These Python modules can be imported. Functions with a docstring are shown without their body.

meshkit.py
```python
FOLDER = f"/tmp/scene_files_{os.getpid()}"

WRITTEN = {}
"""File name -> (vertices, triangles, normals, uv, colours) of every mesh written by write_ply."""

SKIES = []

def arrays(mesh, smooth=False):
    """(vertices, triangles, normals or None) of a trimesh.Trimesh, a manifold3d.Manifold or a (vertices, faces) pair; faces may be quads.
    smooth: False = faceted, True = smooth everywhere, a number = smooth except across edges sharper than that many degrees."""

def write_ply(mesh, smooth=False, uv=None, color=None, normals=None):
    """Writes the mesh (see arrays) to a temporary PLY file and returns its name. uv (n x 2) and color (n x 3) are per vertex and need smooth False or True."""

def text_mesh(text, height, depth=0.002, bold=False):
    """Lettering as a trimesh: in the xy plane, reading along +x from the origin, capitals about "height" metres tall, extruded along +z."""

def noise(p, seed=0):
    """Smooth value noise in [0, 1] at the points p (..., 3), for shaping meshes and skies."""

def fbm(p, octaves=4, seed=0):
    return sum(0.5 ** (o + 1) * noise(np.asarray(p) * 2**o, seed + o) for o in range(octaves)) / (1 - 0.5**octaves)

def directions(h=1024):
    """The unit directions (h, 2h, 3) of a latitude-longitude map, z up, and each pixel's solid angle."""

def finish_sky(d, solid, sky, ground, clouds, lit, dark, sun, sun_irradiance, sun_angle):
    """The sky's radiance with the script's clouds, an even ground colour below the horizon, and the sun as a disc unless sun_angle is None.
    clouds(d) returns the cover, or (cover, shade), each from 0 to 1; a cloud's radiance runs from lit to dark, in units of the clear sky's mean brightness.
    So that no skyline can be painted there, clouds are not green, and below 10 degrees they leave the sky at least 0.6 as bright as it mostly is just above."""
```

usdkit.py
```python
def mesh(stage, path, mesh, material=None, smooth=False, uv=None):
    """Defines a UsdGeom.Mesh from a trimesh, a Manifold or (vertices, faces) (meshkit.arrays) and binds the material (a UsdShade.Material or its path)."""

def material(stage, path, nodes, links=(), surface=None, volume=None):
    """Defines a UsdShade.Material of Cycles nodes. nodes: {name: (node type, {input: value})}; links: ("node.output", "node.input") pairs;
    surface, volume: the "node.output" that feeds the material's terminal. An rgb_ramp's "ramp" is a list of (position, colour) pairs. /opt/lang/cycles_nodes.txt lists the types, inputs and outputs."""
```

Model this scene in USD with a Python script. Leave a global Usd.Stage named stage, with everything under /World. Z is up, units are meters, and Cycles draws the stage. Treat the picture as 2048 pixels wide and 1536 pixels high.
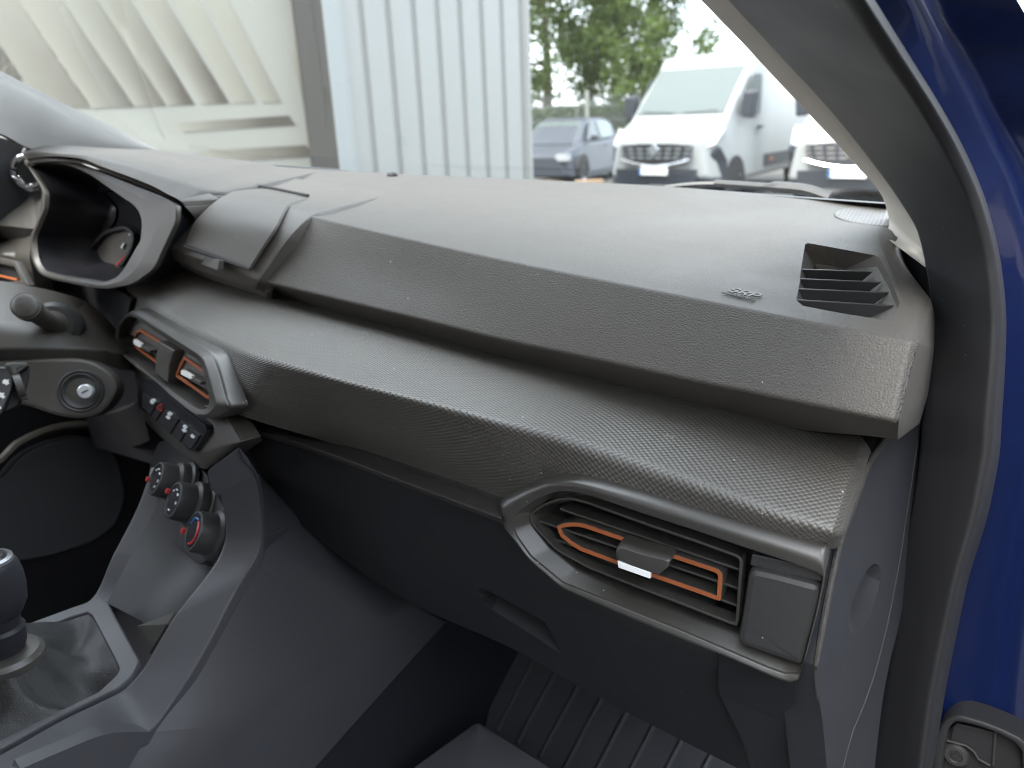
import math, random
import numpy as np, trimesh, manifold3d as m3, usdkit, meshkit
from math import sin, cos, pi, radians
from pxr import Usd, UsdGeom, UsdLux, UsdShade, Gf, Sdf
from scipy.interpolate import PchipInterpolator
from shapely.geometry import Polygon
rng = np.random.default_rng(7)
stage = Usd.Stage.CreateInMemory()
UsdGeom.Xform.Define(stage, '/World'); UsdGeom.Scope.Define(stage, '/World/Looks')

# ------------------------------------------------------------------ camera
F_, CAM, YAW, PIT, ROL = 1480.0, np.array([.69, -.485, 1.25]), 30, 20, 2.14
a, p, r = map(radians, (YAW, PIT, ROL))
FWD = np.array([-sin(a) * cos(p), cos(a) * cos(p), -sin(p)])
r0 = np.array([cos(a), sin(a), 0]); u0 = np.cross(r0, FWD)
RT = r0 * cos(r) - u0 * sin(r); UP = u0 * cos(r) + r0 * sin(r)
cam = UsdGeom.Camera.Define(stage, '/World/camera')
M = np.eye(4); M[0, :3], M[1, :3], M[2, :3], M[3, :3] = RT, UP, -FWD, CAM
cam.AddTransformOp().Set(Gf.Matrix4d(*M.ravel()))
cam.CreateHorizontalApertureAttr(36.0); cam.CreateVerticalApertureAttr(27.0)
cam.CreateFocalLengthAttr(36.0 * F_ / 2048)
cam.CreateFStopAttr(6.2); cam.CreateFocusDistanceAttr(0.62)
cam.CreateClippingRangeAttr((0.02, 5000.0))
cam.CreateExposureAttr(2.7)

# ------------------------------------------------------------------ light: bright overcast day, sun behind the camera
SUN_EL, SUN_AZ = radians(55), radians(200)          # azimuth from +y (north) clockwise
sd = np.array([sin(SUN_AZ) * cos(SUN_EL), cos(SUN_AZ) * cos(SUN_EL), sin(SUN_EL)])
sun = UsdLux.DistantLight.Define(stage, '/World/sun')
sun.CreateIntensityAttr(0.38); sun.CreateAngleAttr(25.0); sun.CreateColorAttr(Gf.Vec3f(1.0, .95, .87))
sun.CreateNormalizeAttr(True)
z = sd; x = np.cross([0, 0, 1.0], z); x /= np.linalg.norm(x); y = np.cross(z, x)
M = np.eye(4); M[0, :3], M[1, :3], M[2, :3] = x, y, z
sun.AddTransformOp().Set(Gf.Matrix4d(*M.ravel()))
L = '/World/Looks/'
usdkit.material(stage, L + 'sky_look', {
    'sky': ('sky_texture', {'sky_type': 'single_scattering', 'sun_disc': False, 'sun_elevation': SUN_EL, 'sun_rotation': math.atan2(sd[0], sd[1])}),
    'tc': ('texture_coordinate', {}),
    'n': ('noise_texture', {'scale': 2.2, 'detail': 5.0, 'roughness': .55}),
    'rp': ('rgb_ramp', {'ramp': [(.34, (.45, .45, .45)), (.6, (1, 1, 1))]}),
    'z': ('separate_xyz', {}), 'zr': ('map_range', {'from_min': 0., 'from_max': 1., 'to_min': .60, 'to_max': 1.05, 'clamp': True}),
    'ov': ('mix_color', {'blend_type': 'multiply', 'fac': 1.0, 'b': (10.1, 10.8, 11.6), 'use_clamp': False, 'use_clamp_result': False}),
    'mx': ('mix_color', {'blend_type': 'mix', 'use_clamp': False}),
    'bg': ('background_shader', {'strength': .1})},
    [('tc.generated', 'n.vector'), ('tc.generated', 'z.vector'), ('z.z', 'zr.value'), ('zr.result', 'ov.a'), ('ov.result', 'mx.b'), ('n.fac', 'rp.fac'), ('rp.color', 'mx.fac'), ('sky.color', 'mx.a'), ('mx.result', 'bg.color')], surface='bg.background')
dome = UsdLux.DomeLight.Define(stage, '/World/sky')
UsdShade.MaterialBindingAPI.Apply(dome.GetPrim()).Bind(UsdShade.Material.Get(stage, L + 'sky_look'))
dome.GetPrim().SetCustomDataByKey('kind', 'structure')

# ------------------------------------------------------------------ helpers
def ray(px, py): return FWD + RT * ((px - 1024) / F_) + UP * ((768 - py) / F_)
def P(px, py, x=None, y=None, z=None, n=None, o=None, d=None):
    """a point of the photograph (2048 wide) brought to the plane it lies on"""
    v = ray(px, py)
    if x is not None: t = (x - CAM[0]) / v[0]
    elif y is not None: t = (y - CAM[1]) / v[1]
    elif z is not None: t = (z - CAM[2]) / v[2]
    elif d is not None: t = d
    else: t = np.dot(np.asarray(o, float) - CAM, n) / np.dot(v, n)
    return CAM + v * t
def PY(*pts): return np.array([P(q[0], q[1], y=q[2]) for q in pts])
USED = {}
def numbered(path):
    k = USED.get(path, 0); USED[path] = k + 1
    return path if k == 0 else f'{path}_{k:03d}'
def tag(prim, label=None, cat=None, group=None, kind=None):
    prim = prim.GetPrim() if hasattr(prim, 'GetPrim') else prim
    for k, v in (('label', label), ('category', cat), ('group', group), ('kind', kind)):
        if v: prim.SetCustomDataByKey(k, v)
    return prim
def thing(name, label, cat, loc=(0, 0, 0), rz=0, group=None):
    x = UsdGeom.Xform.Define(stage, numbered('/World/' + name))
    x.AddTranslateOp().Set(Gf.Vec3d(*map(float, loc)))
    if rz: x.AddRotateZOp().Set(float(rz))
    return tag(x, label, cat, group)
ORG = {}
def obj(name, mesh, mat, parent=None, smooth=30, uv=None, label=None, kind=None):
    base = str(parent.GetPath()) if parent is not None else '/World'
    path = numbered(base + '/' + name)
    if isinstance(mesh, list): mesh = cat(mesh)
    m = usdkit.mesh(stage, path, mesh, MT[mat], smooth=smooth, uv=uv)
    return tag(m, label, None, None, kind)
def cat(ms):
    V, Fa, k = [], [], 0
    for m in ms:
        v, f, _ = meshkit.arrays(m); V.append(v); Fa.append(f + k); k += len(v)
    return np.vstack(V), np.vstack(Fa)
def unit(v): v = np.asarray(v, float); return v / (np.linalg.norm(v) + 1e-12)
def spline(pts, n, lin=False, closed=False):
    pts = np.asarray(pts, float)
    if closed: pts = np.vstack([pts, pts[:1]])
    s = np.r_[0, np.cumsum(np.linalg.norm(np.diff(pts, axis=0), axis=1) + 1e-9)]
    q = np.linspace(0, s[-1], n + (1 if closed else 0))
    if lin: out = np.stack([np.interp(q, s, c) for c in pts.T], 1)
    else: out = PchipInterpolator(s, pts, axis=0)(q)
    return out[:-1] if closed else out
def roundpoly(pts, rad, seg=4, closed=True):
    """rounds the corners of a polyline (2-D or 3-D); rad a number or one per point"""
    pts = np.asarray(pts, float); n = len(pts); out = []
    rad = np.broadcast_to(rad, (n,))
    for i in range(n):
        if (not closed and i in (0, n - 1)) or rad[i] <= 0:
            out.append(pts[i]); 
            if not closed or rad[i] <= 0: continue
        a_, c_, b_ = pts[i - 1], pts[i], pts[(i + 1) % n]
        la, lb = np.linalg.norm(a_ - c_), np.linalg.norm(b_ - c_)
        q = min(rad[i], .45 * la, .45 * lb)
        s, e = c_ + (a_ - c_) / la * q, c_ + (b_ - c_) / lb * q
        for t in np.linspace(0, 1, seg + 1): out.append((1 - t) ** 2 * s + 2 * t * (1 - t) * c_ + t * t * e)
    return np.array(out)
def fillet_rows(ctrl, rad, seg):
    """ctrl: rows x cols x 3; rounds every column's polyline at the rows, keeping the row count equal for all columns"""
    rows, cols, _ = ctrl.shape; out = []
    for i in range(rows):
        if i in (0, rows - 1) or rad[i] <= 0: out.append(ctrl[i][None]); continue
        A, C, B = ctrl[i - 1], ctrl[i], ctrl[i + 1]
        la = np.linalg.norm(A - C, axis=1, keepdims=True) + 1e-9; lb = np.linalg.norm(B - C, axis=1, keepdims=True) + 1e-9
        q = np.minimum(rad[i], np.minimum(.45 * la, .45 * lb))
        s, e = C + (A - C) / la * q, C + (B - C) / lb * q
        out.append(np.stack([(1 - t) ** 2 * s + 2 * t * (1 - t) * C + t * t * e for t in np.linspace(0, 1, seg + 1)]))
    return np.concatenate(out)
def gridmesh(G, closed_rows=False, closed_cols=False):
    R_, C_ = G.shape[:2]
    i, j = np.meshgrid(np.arange(R_ if closed_rows else R_ - 1), np.arange(C_ if closed_cols else C_ - 1), indexing='ij')
    i2, j2 = (i + 1) % R_, (j + 1) % C_
    q = np.stack([i * C_ + j, i * C_ + j2, i2 * C_ + j2, i2 * C_ + j], -1).reshape(-1, 4)
    return G.reshape(-1, 3), np.vstack([q[:, [0, 1, 2]], q[:, [0, 2, 3]]])
def outward(m):
    t = trimesh.Trimesh(*m, process=False)
    return (m[0], m[1][:, ::-1]) if t.volume < 0 else m
def colspline(ctrl, n, lin=False):
    """resamples every row along its columns with one shared parameter"""
    ctrl = np.asarray(ctrl, float)
    seg = np.linalg.norm(np.diff(ctrl, axis=1), axis=2).mean(0) + 1e-9
    s = np.r_[0, np.cumsum(seg)]; q = np.unique(np.r_[np.linspace(0, s[-1], n), s])
    if lin: return np.stack([np.stack([np.interp(q, s, c) for c in row.T], 1) for row in ctrl])
    return PchipInterpolator(s, ctrl, axis=1)(q)
def sheet(ctrl, rad=0, n=40, seg=5, lin=False):
    """an open surface through rows of points"""
    c = colspline(ctrl, n, lin); rad = np.broadcast_to(rad, (len(c),))
    return fillet_rows(c, rad, seg)
def slab(G, th, back=None):
    """closes a grid of points into a solid: thickness th away from the camera side (or along the vector back)"""
    G = np.asarray(G, float)
    if back is None:
        du = np.gradient(G, axis=1); dv = np.gradient(G, axis=0)
        nn = np.cross(du, dv); nn /= np.linalg.norm(nn, axis=2, keepdims=True) + 1e-12
        view = G - CAM
        nn = np.where((nn * view).sum(2, keepdims=True) < 0, -nn, nn)
        nn = np.broadcast_to(unit(nn.reshape(-1, 3).mean(0)), G.shape)
    else: nn = np.broadcast_to(unit(back), G.shape)
    H = G + nn * th
    V = np.vstack([G.reshape(-1, 3), H.reshape(-1, 3)])
    R_, C_ = G.shape[:2]; N = R_ * C_
    _, f = gridmesh(G); f2 = f[:, ::-1] + N
    loop = [(0, j) for j in range(C_)] + [(i, C_ - 1) for i in range(1, R_)] + [(R_ - 1, j) for j in range(C_ - 2, -1, -1)] + [(i, 0) for i in range(R_ - 2, 0, -1)]
    idx = np.array([i * C_ + j for i, j in loop]); nx = np.roll(idx, -1)
    side = np.vstack([np.stack([nx, idx, idx + N], 1), np.stack([nx, idx + N, nx + N], 1)])
    return outward((V, np.vstack([f, f2, side])))
def tubeloft(G):
    """rows = closed rings; capped"""
    v, f = gridmesh(G, closed_cols=True); R_, C_ = G.shape[:2]
    v = np.vstack([v, G[0].mean(0), G[-1].mean(0)]); k = len(v) - 2
    j = np.arange(C_); j2 = (j + 1) % C_
    f = np.vstack([f, np.stack([j2, j, np.full(C_, k)], 1), np.stack([(R_ - 1) * C_ + j, (R_ - 1) * C_ + j2, np.full(C_, k + 1)], 1)])
    return outward((v, f))
def tube(path, rad, n=10, flat=None):
    path = np.asarray(path, float); T = np.gradient(path, axis=0)
    T /= np.linalg.norm(T, axis=1, keepdims=True) + 1e-12
    up = np.array([0, 0, 1.0]) if flat is None else unit(flat)
    rad = np.broadcast_to(rad, (len(path),)); rings = []
    for q, t, ra in zip(path, T, rad):
        u = unit(np.cross(t, up)) if abs(t @ up) < .98 else unit(np.cross(t, [1.0, 0, 0])); w = np.cross(u, t)
        an = np.arange(n) * 2 * pi / n
        rings.append(q + ra * (np.cos(an)[:, None] * u + np.sin(an)[:, None] * w))
    return tubeloft(np.array(rings))
def sweep(path, prof, nrm, closed=True):
    """sweeps a closed 2-D profile (across, along nrm) along a path lying about in the plane of normal nrm"""
    path = np.asarray(path, float); nrm = unit(nrm); n = len(path)
    A = np.roll(path, 1, 0) if closed else np.vstack([path[:1] * 2 - path[1:2], path[:-1]])
    B = np.roll(path, -1, 0) if closed else np.vstack([path[1:], path[-1:] * 2 - path[-2:-1]])
    rings = []
    for k in range(n):
        t1, t2 = unit(path[k] - A[k]), unit(B[k] - path[k])
        n1, n2 = np.cross(nrm, t1), np.cross(nrm, t2)
        m = unit(n1 + n2); s = 1 / max(.4, m @ n1)
        rings.append([path[k] + m * q[0] * s + nrm * q[1] for q in prof])
    G = np.array(rings)
    if closed: return outward(gridmesh(G, True, True))
    return tubeloft(G)
def rrect(w, h, rad=.001, seg=2):
    return roundpoly([(-w / 2, -h / 2), (w / 2, -h / 2), (w / 2, h / 2), (-w / 2, h / 2)], rad, seg)
def prism(out3, nrm, h, depth=.004, bev=.0006):
    """a plate with the given 3-D outline, raised h along nrm (towards the viewer) and reaching depth behind, its top edge bevelled"""
    o = np.asarray(out3, float); nrm = unit(nrm); c = o.mean(0)
    B = np.roll(o, -1, 0); A = np.roll(o, 1, 0)
    ar = sum(np.cross(o[i] - c, B[i] - c) @ nrm for i in range(len(o)))
    if ar < 0: o = o[::-1]; B = np.roll(o, -1, 0); A = np.roll(o, 1, 0)
    ins = []
    for i in range(len(o)):
        t1, t2 = unit(o[i] - A[i]), unit(B[i] - o[i]); n1, n2 = np.cross(nrm, t1), np.cross(nrm, t2)
        m = unit(n1 + n2); ins.append(m / max(.5, m @ n1))
    ins = np.array(ins)
    rings = [o - nrm * depth, o + nrm * (h - bev), o + ins * bev * .3 + nrm * (h - bev * .3), o + ins * bev + nrm * h]
    G = np.array(rings); v, f = gridmesh(G, closed_cols=True)
    u = unit(o[1] - o[0]); w = np.cross(nrm, u)
    def cap(ring, k):
        p2 = np.stack([(ring - c) @ u, (ring - c) @ w], 1)
        try:
            import mapbox_earcut as ec
            t = ec.triangulate_float64(p2, np.array([len(p2)], np.uint32)).reshape(-1, 3).astype(int)
        except Exception:
            t = np.array([(0, i, i + 1) for i in range(1, len(p2) - 1)])
        return t + k
    n = len(o)
    top = cap(G[-1], len(v)); bot = cap(G[0], len(v) + n); v = np.vstack([v, G[-1], G[0]])
    f = np.vstack([f, top, bot])
    return v, f
def lathe(prof, o, ax, n=32):
    """prof: (radius, height along ax)"""
    ax = unit(ax); u = unit(np.cross(ax, [0.31, .2, .93])); w = np.cross(ax, u); an = np.arange(n) * 2 * pi / n
    G = np.array([np.asarray(o) + ax * h + ra * (np.cos(an)[:, None] * u + np.sin(an)[:, None] * w) for ra, h in prof])
    return tubeloft(G)
def box(c, s, R=None, bev=.0):
    m = trimesh.creation.box(s)
    v = np.array(m.vertices)
    if R is not None: v = v @ np.asarray(R).T
    return v + np.asarray(c), np.array(m.faces)
def frame(n):                                       # in-plane axes of a panel: u to the right, w up
    n = unit(n); w = unit(np.array([0, 0, 1.0]) - n * n[2]); u = np.cross(w, n); return u, w, n
def man(m): 
    v, f = m; t = trimesh.Trimesh(v, f, process=False); t.merge_vertices()
    return m3.Manifold(m3.Mesh(np.asarray(t.vertices, np.float32), np.asarray(t.faces, np.uint32)))
def fromman(m):
    q = m.to_mesh(); return np.array(q.vert_properties[:, :3], float), np.array(q.tri_verts, int)

def frameplate(outer, inner, n, front, back, N=120, rad=.0012, seg=3, lin=True, lip=0.0):
    """a frame between two closed outlines, its front edges rounded"""
    o, i = spline(outer, N, lin, True), spline(inner, N, lin, True)
    k = np.argmin(np.linalg.norm(i - o[0], axis=1)); i = np.roll(i, -k, 0)
    n = unit(n)
    c = np.stack([o - n * back, o + n * front, i + n * (front - lip), i - n * back])
    G = fillet_rows(np.concatenate([c, c[:1]]), [0, rad, rad, 0, 0], seg)
    return outward(gridmesh(G[:-1], True, True))
def on(n, o, *pts): return np.array([P(q[0], q[1], n=n, o=o) for q in pts])


# ------------------------------------------------------------------ materials
MT = {}
def mat(name, nodes, links, surface='p.BSDF', volume=None):
    MT[name] = usdkit.material(stage, L + name, nodes, links, surface=surface, volume=volume)
def plain(name, col, rough=.5, **kw):
    mat(name, {'p': ('principled_bsdf', {'base_color': col, 'roughness': rough, **kw})}, [])
def grainy(name, col, rough, scale, dist, strength=1.0, dust=0.0, kind='leather', spec=.5, var=.12):
    """moulded plastic: fine relief, slight tone variation, a few specks of dust"""
    nodes = {'tc': ('texture_coordinate', {}), 'p': ('principled_bsdf', {'roughness': rough, 'specular_ior_level': spec}),
             'big': ('noise_texture', {'scale': 9.0, 'detail': 4.0}),
             'rr': ('map_range', {'from_min': .3, 'from_max': .7, 'to_min': rough - .05, 'to_max': rough + .06}),
             'b': ('bump', {'distance': dist, 'strength': strength, 'use_object_space': False}),
             'cv': ('mix_color', {'a': tuple(c * (1 - var) for c in col), 'b': tuple(c * (1 + var) for c in col)})}
    links = [('tc.object', 'big.vector'), ('big.fac', 'rr.value'), ('rr.result', 'p.roughness'), ('big.fac', 'cv.fac'), ('b.normal', 'p.normal')]
    if kind == 'leather':
        nodes |= {'wn': ('noise_texture', {'scale': scale * .35, 'detail': 2.0}),
                  'wm': ('mix_vector', {'fac': .0035}), 'v': ('voronoi_texture', {'feature': 'distance_to_edge', 'scale': scale}),
                  'sm': ('map_range', {'range_type': 'smoothstep', 'from_min': .0, 'from_max': .32, 'to_min': 0., 'to_max': 1.}),
                  'fn': ('noise_texture', {'scale': scale * 2.5, 'detail': 1.0}), 'ad': ('math', {'math_type': 'multiply_add', 'value2': .12})}
        links += [('tc.object', 'wn.vector'), ('tc.object', 'wm.a'), ('wn.color', 'wm.b'), ('wm.result', 'v.vector'), ('v.distance', 'sm.value'),
                  ('tc.object', 'fn.vector'), ('fn.fac', 'ad.value1'), ('sm.result', 'ad.value3'), ('ad.value', 'b.height')]
    else:
        nodes |= {'v': ('noise_texture', {'scale': scale, 'detail': 2.0, 'roughness': .6})}
        links += [('tc.object', 'v.vector'), ('v.fac', 'b.height')]
    if dust > 0:
        nodes |= {'dv': ('voronoi_texture', {'feature': 'f1', 'scale': 230.0}), 'dl': ('map_range', {'from_min': .08, 'from_max': .13, 'to_min': 1., 'to_max': 0., 'clamp': True}),
                  'dn': ('noise_texture', {'scale': 24.0, 'detail': 3.0}), 'dc': ('separate_color', {}),
                  'dt': ('math', {'math_type': 'greater_than', 'value2': 1 - dust}), 'dm': ('math', {'math_type': 'multiply'}),
                  'dmix': ('mix_color', {'b': (.55, .53, .48)})}
        links += [('tc.object', 'dv.vector'), ('dv.distance', 'dl.value'), ('dv.color', 'dc.color'), ('dc.r', 'dt.value1'), ('dl.result', 'dm.value1'), ('dt.value', 'dm.value2'),
                  ('cv.result', 'dmix.a'), ('dm.value', 'dmix.fac'), ('dmix.result', 'p.base_color')]
    else: links += [('cv.result', 'p.base_color')]
    mat(name, nodes, links)
K = (.034, .034, .036)
grainy('pad_grain', (.056, .0500, .0430), .55, 460, .00042, .6, dust=.003, spec=.5)
grainy('black_plastic', (.022, .0215, .021), .45, 1500, .00012, .5, dust=.006, kind='noise')
grainy('dusty_plastic', (.030, .0275, .0235), .40, 1500, .0001, .5, dust=.07, kind='noise', spec=.8)
grainy('soft_plastic', (.043, .0385, .032), .48, 900, .0003, .5, dust=.002, kind='noise', spec=.8)
grainy('top_plastic', (.054, .0480, .041), .54, 900, .0003, .5, dust=.002, kind='noise', spec=.55)
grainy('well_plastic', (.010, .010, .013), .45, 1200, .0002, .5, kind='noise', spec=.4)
grainy('shade_toned_plastic', (.0110, .0110, .0122), .52, 1200, .0002, .5, dust=.003, kind='noise', spec=.4)  # black plastic darkened and blued, with the shade of low faces in its colour
grainy('console_plastic', (.037, .037, .042), .50, 1300, .0004, .5, kind='noise', spec=.6)
grainy('side_plastic', (.022, .022, .025), .50, 800, .0003, .5, dust=.006, kind='noise', spec=.3)
grainy('edge_grain', (.034, .031, .028), .42, 900, .0004, .7, dust=.01)
grainy('gaiter_leather', (.010, .010, .0105), .42, 600, .0005, .6, spec=.6)
grainy('rubber', (.015, .015, .017), .46, 600, .0003, .4, dust=.006, kind='noise')
grainy('carpet', (.026, .027, .033), .9, 1400, .002, .9, kind='noise', spec=.1)
grainy('mat_rubber', (.060, .061, .066), .55, 500, .0004, .5, kind='noise')
grainy('seat_cloth', (.09, .09, .10), .8, 900, .001, .8, kind='noise', spec=.2)
grainy('dimmed_pillar_cloth', (.17, .165, .155), .75, 1100, .0006, .6, kind='noise', spec=.25)  # same cloth as pillar_cloth, darkened to offset the stronger light over there
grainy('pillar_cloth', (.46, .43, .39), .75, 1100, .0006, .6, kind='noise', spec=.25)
grainy('headliner', (.72, .66, .56), .9, 900, .0006, .6, kind='noise', spec=.1)
plain('gloss_black', (.012, .012, .014), .22)
plain('dark_gap', (.006, .006, .007), .7)
plain('orange_trim', (.30, .085, .028), .42)
plain('white_mark', (.82, .82, .80), .35)
plain('grey_mark', (.55, .57, .58), .5)
plain('red_mark', (.30, .02, .02), .4)
plain('dark_chrome', (.22, .22, .23), .3, metallic=.8)
plain('blue_mark', (.03, .12, .28), .4)
plain('satin_metal', (.62, .63, .65), .3, metallic=1.0)
plain('steel', (.58, .6, .62), .35, metallic=.6)
plain('chrome', (.75, .76, .78), .12, metallic=1.0)
plain('dark_glass', (.012, .012, .014), .06)
mat('blue_paint', {'tc': ('texture_coordinate', {}), 'n': ('noise_texture', {'scale': 2600.0, 'detail': 1.0}), 'c': ('mix_color', {'a': (.0016, .0055, .030), 'b': (.003, .0095, .051)}),
                   'p': ('principled_bsdf', {'roughness': .32, 'metallic': .35, 'coat_weight': .65, 'coat_roughness': .04, 'specular_ior_level': .3})},
    [('tc.object', 'n.vector'), ('n.fac', 'c.fac'), ('c.result', 'p.base_color')])
# woven relief of the trim strip, laid out in its own u, v (metres along and across)
mat('weave', {'uv': ('uvmap', {'attribute': 'st'}), 's': ('separate_xyz', {}),
              'a': ('math', {'math_type': 'multiply', 'value2': 2 * pi / .0058}), 'b': ('math', {'math_type': 'multiply', 'value2': 2 * pi / .0050}),
              'ab': ('math', {'math_type': 'add'}), 'am': ('math', {'math_type': 'subtract'}),
              's1': ('math', {'math_type': 'sine'}), 's2': ('math', {'math_type': 'sine'}), 'mx': ('math', {'math_type': 'multiply'}), 'sm': ('math', {'math_type': 'smoothmax', 'value3': .3}),
              'h': ('math', {'math_type': 'multiply_add', 'value2': .6}),
              'bp': ('bump', {'distance': .00045, 'strength': .7}), 'tc': ('texture_coordinate', {}), 'n': ('noise_texture', {'scale': 8.0, 'detail': 4.0}),
              'c': ('mix_color', {'a': (.054, .049, .042), 'b': (.070, .064, .055)}),
              'dv': ('voronoi_texture', {'feature': 'f1', 'scale': 190.0}), 'dl': ('map_range', {'from_min': .10, 'from_max': .16, 'to_min': 1., 'to_max': 0., 'clamp': True}),
              'dc': ('separate_color', {}), 'dt': ('math', {'math_type': 'greater_than', 'value2': .975}), 'dm': ('math', {'math_type': 'multiply'}),
              'dmix': ('mix_color', {'b': (.5, .48, .44)}),
              'p': ('principled_bsdf', {'roughness': .46, 'specular_ior_level': .8})},
    [('uv.UV', 's.vector'), ('s.x', 'a.value1'), ('s.y', 'b.value1'), ('a.value', 'ab.value1'), ('b.value', 'ab.value2'), ('a.value', 'am.value1'), ('b.value', 'am.value2'),
     ('ab.value', 's1.value1'), ('am.value', 's2.value1'), ('s1.value', 'mx.value1'), ('s2.value', 'mx.value2'), ('s1.value', 'sm.value1'), ('s2.value', 'sm.value2'),
     ('mx.value', 'h.value1'), ('sm.value', 'h.value3'), ('h.value', 'bp.height'), ('bp.normal', 'p.normal'), ('tc.object', 'n.vector'), ('n.fac', 'c.fac'),
     ('tc.object', 'dv.vector'), ('dv.distance', 'dl.value'), ('dv.color', 'dc.color'), ('dc.r', 'dt.value1'), ('dl.result', 'dm.value1'), ('dt.value', 'dm.value2'),
     ('c.result', 'dmix.a'), ('dm.value', 'dmix.fac'), ('dmix.result', 'p.base_color')])
mat('pane', {'t': ('transparent_bsdf', {'color': (.90, .93, .925)}), 'g': ('glossy_bsdf', {'roughness': .01}), 'f': ('fresnel', {'IOR': 1.45}), 'm': ('mix_closure', {})},
    [('f.fac', 'm.fac'), ('t.BSDF', 'm.closure1'), ('g.BSDF', 'm.closure2')], surface='m.closure')
# ================================================================== the yard outside
GZ = -.33
grainy('asphalt', (.10, .096, .088), .9, 60, .01, .6, kind='noise', spec=.2)
def metalsheet(name, col, rough):
    mat(name, {'tc': ('texture_coordinate', {}), 'mp': ('mapping', {'scale': (1.5, 1.5, .25)}), 'n': ('noise_texture', {'scale': 2.0, 'detail': 6.0}),
               'c': ('mix_color', {'a': tuple(k * .86 for k in col), 'b': col}), 'p': ('principled_bsdf', {'roughness': rough})},
        [('tc.object', 'mp.vector'), ('mp.vector', 'n.vector'), ('n.fac', 'c.fac'), ('c.result', 'p.base_color')])
metalsheet('white_cladding', (.225, .23, .22), .45)
metalsheet('grey_flashing', (.22, .235, .23), .5)
metalsheet('galvanised', (.026, .026, .024), .55)
metalsheet('cream_paint', (.72, .70, .60), .6)
metalsheet('van_white', (.30, .31, .305), .25)
metalsheet('beige_render', (.52, .42, .31), .85)
plain('pale_paint', (.235, .238, .212), .5)
plain('silver_paint', (.065, .071, .086), .35, metallic=.3)
plain('window_glass', (.03, .036, .036), .12, specular_ior_level=.4)
plain('pale_glass', (.085, .10, .095), .15, specular_ior_level=.35)
plain('tyre', (.02, .02, .021), .8)
plain('alloy', (.3, .3, .31), .3, metallic=.8)
plain('bumper_grey', (.024, .028, .036), .5)
plain('lamp_lens', (.35, .36, .37), .1)
plain('fence_grey', (.15, .16, .155), .5)
plain('tan_block', (.32, .22, .14), .8)
plain('bark', (.09, .07, .05), .9)
mat('taupe_fade', {'uv': ('uvmap', {'attribute': 'st'}), 's': ('separate_xyz', {}), 'a': ('math', {'math_type': 'multiply', 'use_clamp': True}), 'tc': ('texture_coordinate', {}), 'n': ('noise_texture', {'scale': 3.0, 'detail': 5.0}),
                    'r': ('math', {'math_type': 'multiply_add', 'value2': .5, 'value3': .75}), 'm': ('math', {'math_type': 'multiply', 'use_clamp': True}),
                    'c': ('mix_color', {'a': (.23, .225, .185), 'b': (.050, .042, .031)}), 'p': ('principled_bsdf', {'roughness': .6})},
    [('uv.UV', 's.vector'), ('s.x', 'a.value1'), ('s.y', 'a.value2'), ('tc.object', 'n.vector'), ('n.fac', 'r.value1'), ('a.value', 'm.value1'), ('r.value', 'm.value2'), ('m.value', 'c.fac'), ('c.result', 'p.base_color')])
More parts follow.
